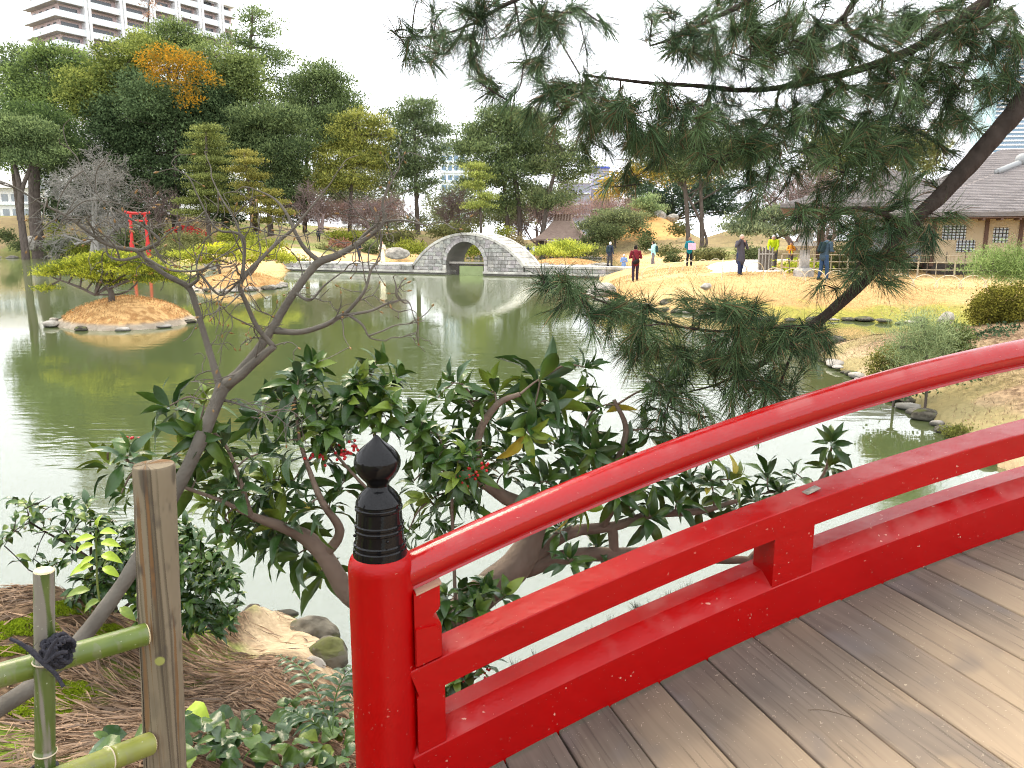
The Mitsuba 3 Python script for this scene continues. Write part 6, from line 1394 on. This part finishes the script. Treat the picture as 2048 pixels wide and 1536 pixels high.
# ---- the leafless tree in the left foreground
THICK = .66
bt = thing('bare_tree', 'leaning leafless tree with crooked grey-brown branches and buds in the left foreground', 'tree')
main = [px_path([(-60, 1455, 62, 1.75), (0, 1415, 60, 1.85), (80, 1360, 54, 1.95), (165, 1275, 50, 2.06), (250, 1160, 46, 2.16), (325, 1030, 45, 2.24), (385, 915, 42, 2.3), (428, 815, 40, 2.34), (448, 768, 44, 2.36)]),
    px_path([(446, 775, 40, 2.36), (482, 742, 34, 2.38), (520, 695, 28, 2.4), (548, 650, 25, 2.42), (585, 590, 23, 2.44), (618, 545, 22, 2.46), (640, 523, 24, 2.47), (672, 512, 20, 2.48), (712, 490, 16, 2.5), (752, 462, 12, 2.5), (768, 440, 9, 2.5), (766, 400, 7, 2.5), (790, 350, 4, 2.5)]),
    px_path([(450, 770, 34, 2.36), (478, 752, 30, 2.34), (515, 720, 26, 2.33), (548, 692, 22, 2.32)]),
    px_path([(546, 692, 16, 2.32), (515, 655, 14, 2.3), (492, 605, 13, 2.28), (481, 566, 14, 2.27), (520, 520, 11, 2.28), (560, 480, 10, 2.3), (584, 460, 9, 2.3), (622, 415, 6, 2.3), (650, 380, 4, 2.3)]),
    px_path([(482, 566, 12, 2.27), (488, 520, 10, 2.26), (487, 478, 10, 2.25), (470, 465, 8, 2.25), (430, 455, 6, 2.24), (390, 380, 4, 2.24)]), px_path([(484, 478, 8, 2.25), (470, 440, 6, 2.26), (445, 400, 5, 2.27), (430, 370, 3, 2.28)]),
    px_path([(550, 662, 20, 2.42), (600, 664, 17, 2.38), (645, 652, 15, 2.35), (678, 634, 13, 2.33), (700, 618, 12, 2.32), (730, 580, 9, 2.3), (742, 540, 7, 2.3), (760, 520, 4, 2.3)]), px_path([(690, 630, 10, 2.32), (740, 622, 8, 2.3), (780, 605, 6, 2.3), (815, 602, 4, 2.3), (828, 635, 2, 2.3)]), px_path([(695, 628, 9, 2.32), (725, 650, 7, 2.3), (740, 675, 5, 2.3), (770, 682, 3, 2.3)]),
    px_path([(640, 523, 16, 2.47), (612, 500, 13, 2.46), (592, 468, 11, 2.45), (572, 425, 8, 2.45), (545, 395, 6, 2.45), (500, 375, 3, 2.45)]), px_path([(712, 490, 11, 2.5), (700, 500, 9, 2.52), (750, 452, 8, 2.52), (800, 440, 6, 2.53), (850, 450, 4, 2.54), (875, 445, 2, 2.54)]),
    px_path([(441, 775, 26, 2.36), (424, 720, 20, 2.36), (406, 660, 18, 2.36), (390, 605, 18, 2.36), (376, 574, 17, 2.36), (335, 552, 15, 2.34), (298, 525, 13, 2.33), (276, 502, 14, 2.32), (240, 496, 12, 2.3), (205, 484, 11, 2.28), (175, 462, 10, 2.26), (130, 430, 8, 2.24), (85, 408, 6, 2.22), (20, 370, 4, 2.2), (-40, 350, 3, 2.2)]),
    px_path([(276, 502, 11, 2.32), (300, 494, 10, 2.3), (318, 480, 9, 2.29), (290, 455, 7, 2.28), (248, 430, 6, 2.27), (200, 395, 4, 2.26), (160, 330, 3, 2.26)]), px_path([(280, 512, 9, 2.32), (245, 520, 8, 2.3), (218, 512, 6, 2.3), (212, 490, 3, 2.3)]), px_path([(376, 574, 12, 2.36), (395, 560, 9, 2.34), (400, 548, 8, 2.34), (440, 590, 7, 2.32), (480, 562, 6, 2.3)]),
    px_path([(290, 515, 8, 2.32), (340, 540, 7, 2.3), (400, 540, 6, 2.3), (430, 520, 4, 2.3), (470, 500, 3, 2.3)]), px_path([(445, 800, 10, 2.36), (470, 806, 7, 2.34), (510, 820, 4, 2.32), (540, 830, 2, 2.32)]), px_path([(590, 585, 10, 2.44), (620, 600, 8, 2.42), (650, 570, 5, 2.42), (690, 540, 3, 2.42)]), px_path([(130, 432, 5, 2.24), (180, 400, 3, 2.25), (270, 420, 3, 2.26), (300, 470, 3, 2.27)])]
bmesh, bnodes = branches(main, .14, 12, 90)
obj('limb', bmesh, 'm_near_bark', bt, smooth=True)
tw_, bud = [], []
rs = np.random.default_rng(44)
thin = [s for s in main]
def twig(p, d, L, r, lv):
    pts = [p]
    for i in range(4):
        d = d + rs.normal(size=3) * [.30, .22, .30]; d /= np.linalg.norm(d); pts.append(pts[-1] + d * L / 4)
    tw_.append(tube(spline(pts, 3), np.linspace(r, max(r * .5, .0011), 13), 5, cap=False))
    if lv > 0:
        for k in (2, 3, 4):
            if rs.uniform() < .62:
                e = d * .5 + rs.normal(size=3) * [.8, .5, .8]; twig(pts[k], e / np.linalg.norm(e), L * rs.uniform(.45, .8), max(r * .6, .0013), lv - 1)
    if rs.uniform() < .5: bud.append((pts[-1], d))
for s in main[1:]:
    for i in range(3, len(s), 4):
        if s[i, 3] > .022 or rs.uniform() < .38: continue
        t = s[min(i + 1, len(s) - 1), :3] - s[i - 1, :3]; t /= np.linalg.norm(t) + 1e-9
        e = t * .5 + rs.normal(size=3) * [.8, .5, .8] + [0, 0, .15]; twig(s[i, :3], e / np.linalg.norm(e), rs.uniform(.06, .18), rs.uniform(.0018, .0032), 1 if rs.uniform() < .6 else 2)
    twig(s[-1, :3], (s[-1, :3] - s[-3, :3]) / np.linalg.norm(s[-1, :3] - s[-3, :3]), .10, .0022, 1)
obj('twigs', cat_(tw_), 'm_near_bark', bt, kind='stuff', smooth=True)
bl2 = []
for p, d in bud:
    L_ = rs.uniform(.008, .018)
    bl2.append(tube([p, p + d * L_ * .5, p + d * L_], [.0012, .0032, .0006], 6))
obj('buds', cat_(bl2), princ('m_bud', (0.22, 0.12, 0.035), .6), bt, kind='stuff', smooth=True)
# ---- the pine reaching over the water
PN = np.random.default_rng(51)
def tuft_mesh(tips, dirs, nn, lmin, lmax, cA, cB, spread=.55, dead=.06, wid=.0022):
    C, colr = [], []
    for t, d in zip(tips, dirs):
        n_ = int(nn * PN.uniform(.7, 1.3))
        e = d + PN.normal(size=(n_, 3)) * spread; e[:, 2] -= .12; e /= np.linalg.norm(e, axis=1, keepdims=True)
        L_ = PN.uniform(lmin, lmax, (n_, 1))
        b = t - d * PN.uniform(0, .07, (n_, 1)) + PN.normal(size=(n_, 3)) * .002
        w = np.cross(e, PN.normal(size=(n_, 3))); w /= np.linalg.norm(w, axis=1, keepdims=True)
        mid = b + e * L_ * .55
        tip = b + e * L_; tip[:, 2] -= .16 * L_[:, 0] * (1 - np.abs(e[:, 2]))
        C.append(np.stack([b - w * wid * .45, b + w * wid * .45, mid - w * wid * .5, mid + w * wid * .5, tip], 1))
        tone = PN.uniform(0, 1)
        c = np.array(cA) * (1 - tone) + np.array(cB) * tone
        cc = c * PN.uniform(.6, 1.4, (n_, 1))
        dd = PN.uniform(size=n_) < dead
        cc[dd] = np.array([0.19, 0.115, 0.06]) * PN.uniform(.5, 1.3, (dd.sum(), 1))
        colr.append(np.repeat(cc, 5, 0))
    v = np.vstack(C).reshape(-1, 3)
    k = np.arange(len(v) // 5)[:, None] * 5
    return trimesh.Trimesh(v, np.vstack([k + [0, 1, 3], k + [0, 3, 2], k + [2, 3, 4]]), process=False), np.clip(np.vstack(colr), 0, 1)
THICK = .52
pn = thing('overhanging_pine', 'dark pine reaching over the water from the right with long drooping needles', 'tree')
pm = [px_path([(2130, 100, 78, 3.4), (2040, 212, 72, 3.3), (1960, 306, 64, 3.22), (1885, 388, 56, 3.14), (1812, 455, 50, 3.06), (1760, 525, 46, 3.0), (1700, 588, 42, 2.96), (1640, 640, 39, 2.92), (1590, 675, 34, 2.9), (1540, 716, 26, 2.88), (1500, 740, 23, 2.88), (1480, 746, 20, 2.88)]),
    px_path([(2110, -80, 48, 3.5), (1960, 10, 40, 3.4), (1895, 55, 36, 3.35), (1830, 96, 32, 3.3), (1740, 132, 28, 3.22), (1650, 157, 24, 3.15), (1560, 175, 20, 3.1), (1480, 180, 18, 3.05), (1400, 172, 15, 3.0), (1300, 166, 12, 2.95), (1230, 158, 9, 2.92), (1165, 150, 7, 2.9)]),
    px_path([(1620, -80, 26, 3.2), (1500, 0, 20, 3.1), (1420, 40, 15, 3.05), (1350, 75, 10, 3.0), (1300, 92, 6, 2.98)]), px_path([(1790, -80, 24, 3.3), (1690, 30, 18, 3.2), (1730, 80, 14, 3.2), (1800, 115, 10, 3.2)]), px_path([(1692, 28, 14, 3.2), (1620, 90, 10, 3.15), (1540, 115, 7, 3.1)]),
    px_path([(1160, -80, 20, 3.0), (1050, -10, 16, 2.95), (1000, 15, 12, 2.92), (950, 45, 9, 2.9), (880, 70, 7, 2.88), (800, 75, 4, 2.86)]), px_path([(1620, 655, 26, 2.9), (1540, 655, 14, 2.88), (1450, 663, 11, 2.86), (1370, 655, 9, 2.85), (1290, 637, 8, 2.84), (1210, 605, 7, 2.84), (1130, 575, 5, 2.84), (1075, 562, 3, 2.84)]),
    px_path([(1820, 448, 24, 3.06), (1720, 416, 13, 3.0), (1650, 424, 10, 2.95), (1590, 405, 6, 2.92)]), px_path([(1025, -20, 8, 2.95), (1040, 60, 6, 2.93), (1055, 125, 5, 2.92)]), px_path([(1060, 0, 8, 2.95), (1115, 75, 6, 2.93), (1160, 150, 5, 2.9)]), px_path([(1560, 175, 10, 3.1), (1540, 240, 8, 3.08), (1480, 300, 6, 3.05), (1430, 340, 4, 3.0)]),
    px_path([(1830, 96, 14, 3.3), (1800, 180, 11, 3.25), (1770, 260, 8, 3.2), (1720, 320, 5, 3.15)]), px_path([(1960, 10, 14, 3.4), (1940, 120, 12, 3.35), (1900, 200, 9, 3.3), (1850, 270, 6, 3.25)]), px_path([(1600, 668, 14, 2.9), (1560, 770, 9, 2.9), (1550, 830, 5, 2.9)]), px_path([(1480, 746, 12, 2.88), (1430, 770, 8, 2.87), (1350, 790, 5, 2.86), (1300, 800, 3, 2.86)])]
pmesh, pnodes = branches(pm, .22, 14, 120)
obj('branch', pmesh, 'm_pine_bark', pn, smooth=True)
PC = [(800, 70, 30, 20, 3, 2.88), (860, 85, 50, 35, 7, 2.88), (910, 60, 60, 50, 11, 2.9), (960, 110, 40, 50, 9, 2.9), (870, 20, 60, 30, 5, 2.9), (980, 40, 60, 40, 9, 2.92), (1040, 30, 50, 40, 8, 2.93), (1080, 110, 40, 50, 9, 2.92), (1110, 40, 60, 40, 12, 2.95), (1120, 180, 50, 30, 10, 2.9), (1020, 185, 50, 26, 6, 2.9), (1180, 170, 50, 24, 8, 2.9), (1160, 20, 40, 30, 6, 2.95),
    (1130, 225, 60, 40, 14, 2.9), (1200, 230, 60, 50, 18, 2.92), (1280, 220, 70, 50, 20, 2.95), (1350, 230, 60, 60, 20, 2.98), (1260, 290, 60, 40, 12, 2.94), (1180, 285, 40, 30, 6, 2.92), (1235, 360, 22, 30, 6, 2.92), (1320, 300, 50, 40, 10, 2.96),
    (1340, 95, 50, 22, 10, 3.0), (1420, 55, 70, 40, 20, 3.05), (1500, 25, 70, 40, 18, 3.1), (1570, 70, 60, 50, 22, 3.15), (1500, 110, 60, 40, 18, 3.1), (1430, 110, 50, 40, 12, 3.05), (1640, 60, 60, 60, 24, 3.2), (1330, 20, 50, 20, 5, 3.05), (1600, 130, 60, 40, 16, 3.12),
    (1430, 230, 60, 50, 20, 3.05), (1500, 270, 70, 60, 26, 3.08), (1570, 300, 60, 60, 22, 3.1), (1440, 320, 50, 40, 12, 3.02), (1520, 370, 50, 30, 10, 3.05), (1490, 430, 24, 22, 4, 3.02), (1600, 230, 60, 50, 22, 3.12), (1390, 290, 40, 40, 8, 3.0),
    (1680, 220, 70, 60, 30, 3.18), (1760, 190, 70, 60, 32, 3.22), (1850, 150, 80, 60, 34, 3.3), (1950, 90, 80, 70, 36, 3.38), (1860, 40, 90, 50, 30, 3.35), (1750, 50, 60, 60, 24, 3.25), (2010, 180, 40, 70, 22, 3.38), (1750, 290, 70, 60, 28, 3.18), (1850, 260, 70, 60, 28, 3.28), (1690, 330, 50, 50, 18, 3.12), (1800, 350, 50, 40, 16, 3.16), (1920, 200, 60, 60, 22, 3.34), (2000, 30, 60, 50, 18, 3.42), (1660, 370, 40, 30, 8, 3.1),
    (1690, 440, 60, 30, 11, 2.98), (1760, 460, 60, 40, 15, 3.0), (1640, 430, 40, 20, 5, 2.95), (1830, 480, 50, 40, 8, 3.05), (1720, 500, 50, 40, 14, 2.98), (1780, 530, 50, 30, 9, 2.98), (1880, 430, 50, 26, 4, 3.1), (1700, 560, 40, 24, 6, 2.96), (1785, 560, 20, 10, 3, 2.96), (1900, 470, 40, 30, 2, 3.08),
    (1095, 572, 34, 20, 9, 2.84), (1150, 595, 50, 28, 14, 2.84), (1220, 640, 50, 36, 16, 2.84), (1290, 680, 60, 44, 18, 2.85), (1370, 700, 60, 50, 20, 2.86), (1440, 700, 50, 44, 18, 2.87), (1430, 612, 60, 20, 16, 2.87), (1490, 630, 40, 20, 10, 2.88), (1520, 690, 50, 36, 18, 2.88), (1590, 690, 50, 40, 20, 2.9), (1430, 770, 60, 40, 14, 2.87), (1500, 790, 44, 50, 14, 2.88), (1560, 770, 36, 50, 14, 2.9), (1350, 800, 50, 50, 13, 2.86), (1410, 850, 44, 36, 8, 2.86), (1630, 660, 30, 30, 8, 2.92), (1300, 760, 40, 40, 8, 2.85), (1360, 880, 30, 20, 3, 2.86)]
tips = []
for px, py, rx, ry, n_, Y in PC:
    for _ in range(max(2, int(n_ * .80))): tips.append(at(px + PN.normal() * rx * .62, py + PN.normal() * ry * .62, Y + PN.uniform(-.28, .28)))
tw, dirs = connect(pnodes, tips, PN, .0030, .0017, sag=-.02, wig=.08)
obj('twigs', tw, 'm_pine_bark', pn, kind='stuff', smooth=True)
dirs = [d * .8 + PN.normal(size=3) * .3 + [0, 0, -.38] for d in dirs]
dirs = [d / np.linalg.norm(d) for d in dirs]
m, col = tuft_mesh(tips, dirs, 78, .075, .125, (0.024, 0.050, 0.022), (0.095, 0.150, 0.062), wid=.0019, dead=.09)
obj('needles', m, 'm_needle', pn, kind='stuff', color=col)
THICK = 1.0
lp = thing('low_pine', 'young pine tips rising above the bottom beam of the red railing', 'tree')
s = [px_path([(1000, 1400, 8, 2.85), (1060, 1345, 7, 2.85), (1150, 1310, 7, 2.9), (1240, 1262, 6, 2.95), (1330, 1225, 5, 3.0), (1400, 1200, 4, 3.0)])]
m_, nd = branches(s, .1, 8, 7)
obj('branch', m_, 'm_pine_bark', lp, smooth=True)
tips = [np.array([*nd[i, :2], nd[i, 2] + PN.uniform(-.02, .03)]) + PN.normal(size=3) * [.03, .04, .01] for i in PN.integers(2, len(nd), 46)]
m, col = tuft_mesh(tips, [np.array([PN.normal() * .2, PN.normal() * .2, 1.]) for _ in tips], 60, .05, .085, (0.035, 0.05, 0.03), (0.10, 0.13, 0.075), spread=.28)
obj('needles', m, 'm_needle', lp, kind='stuff', color=col)
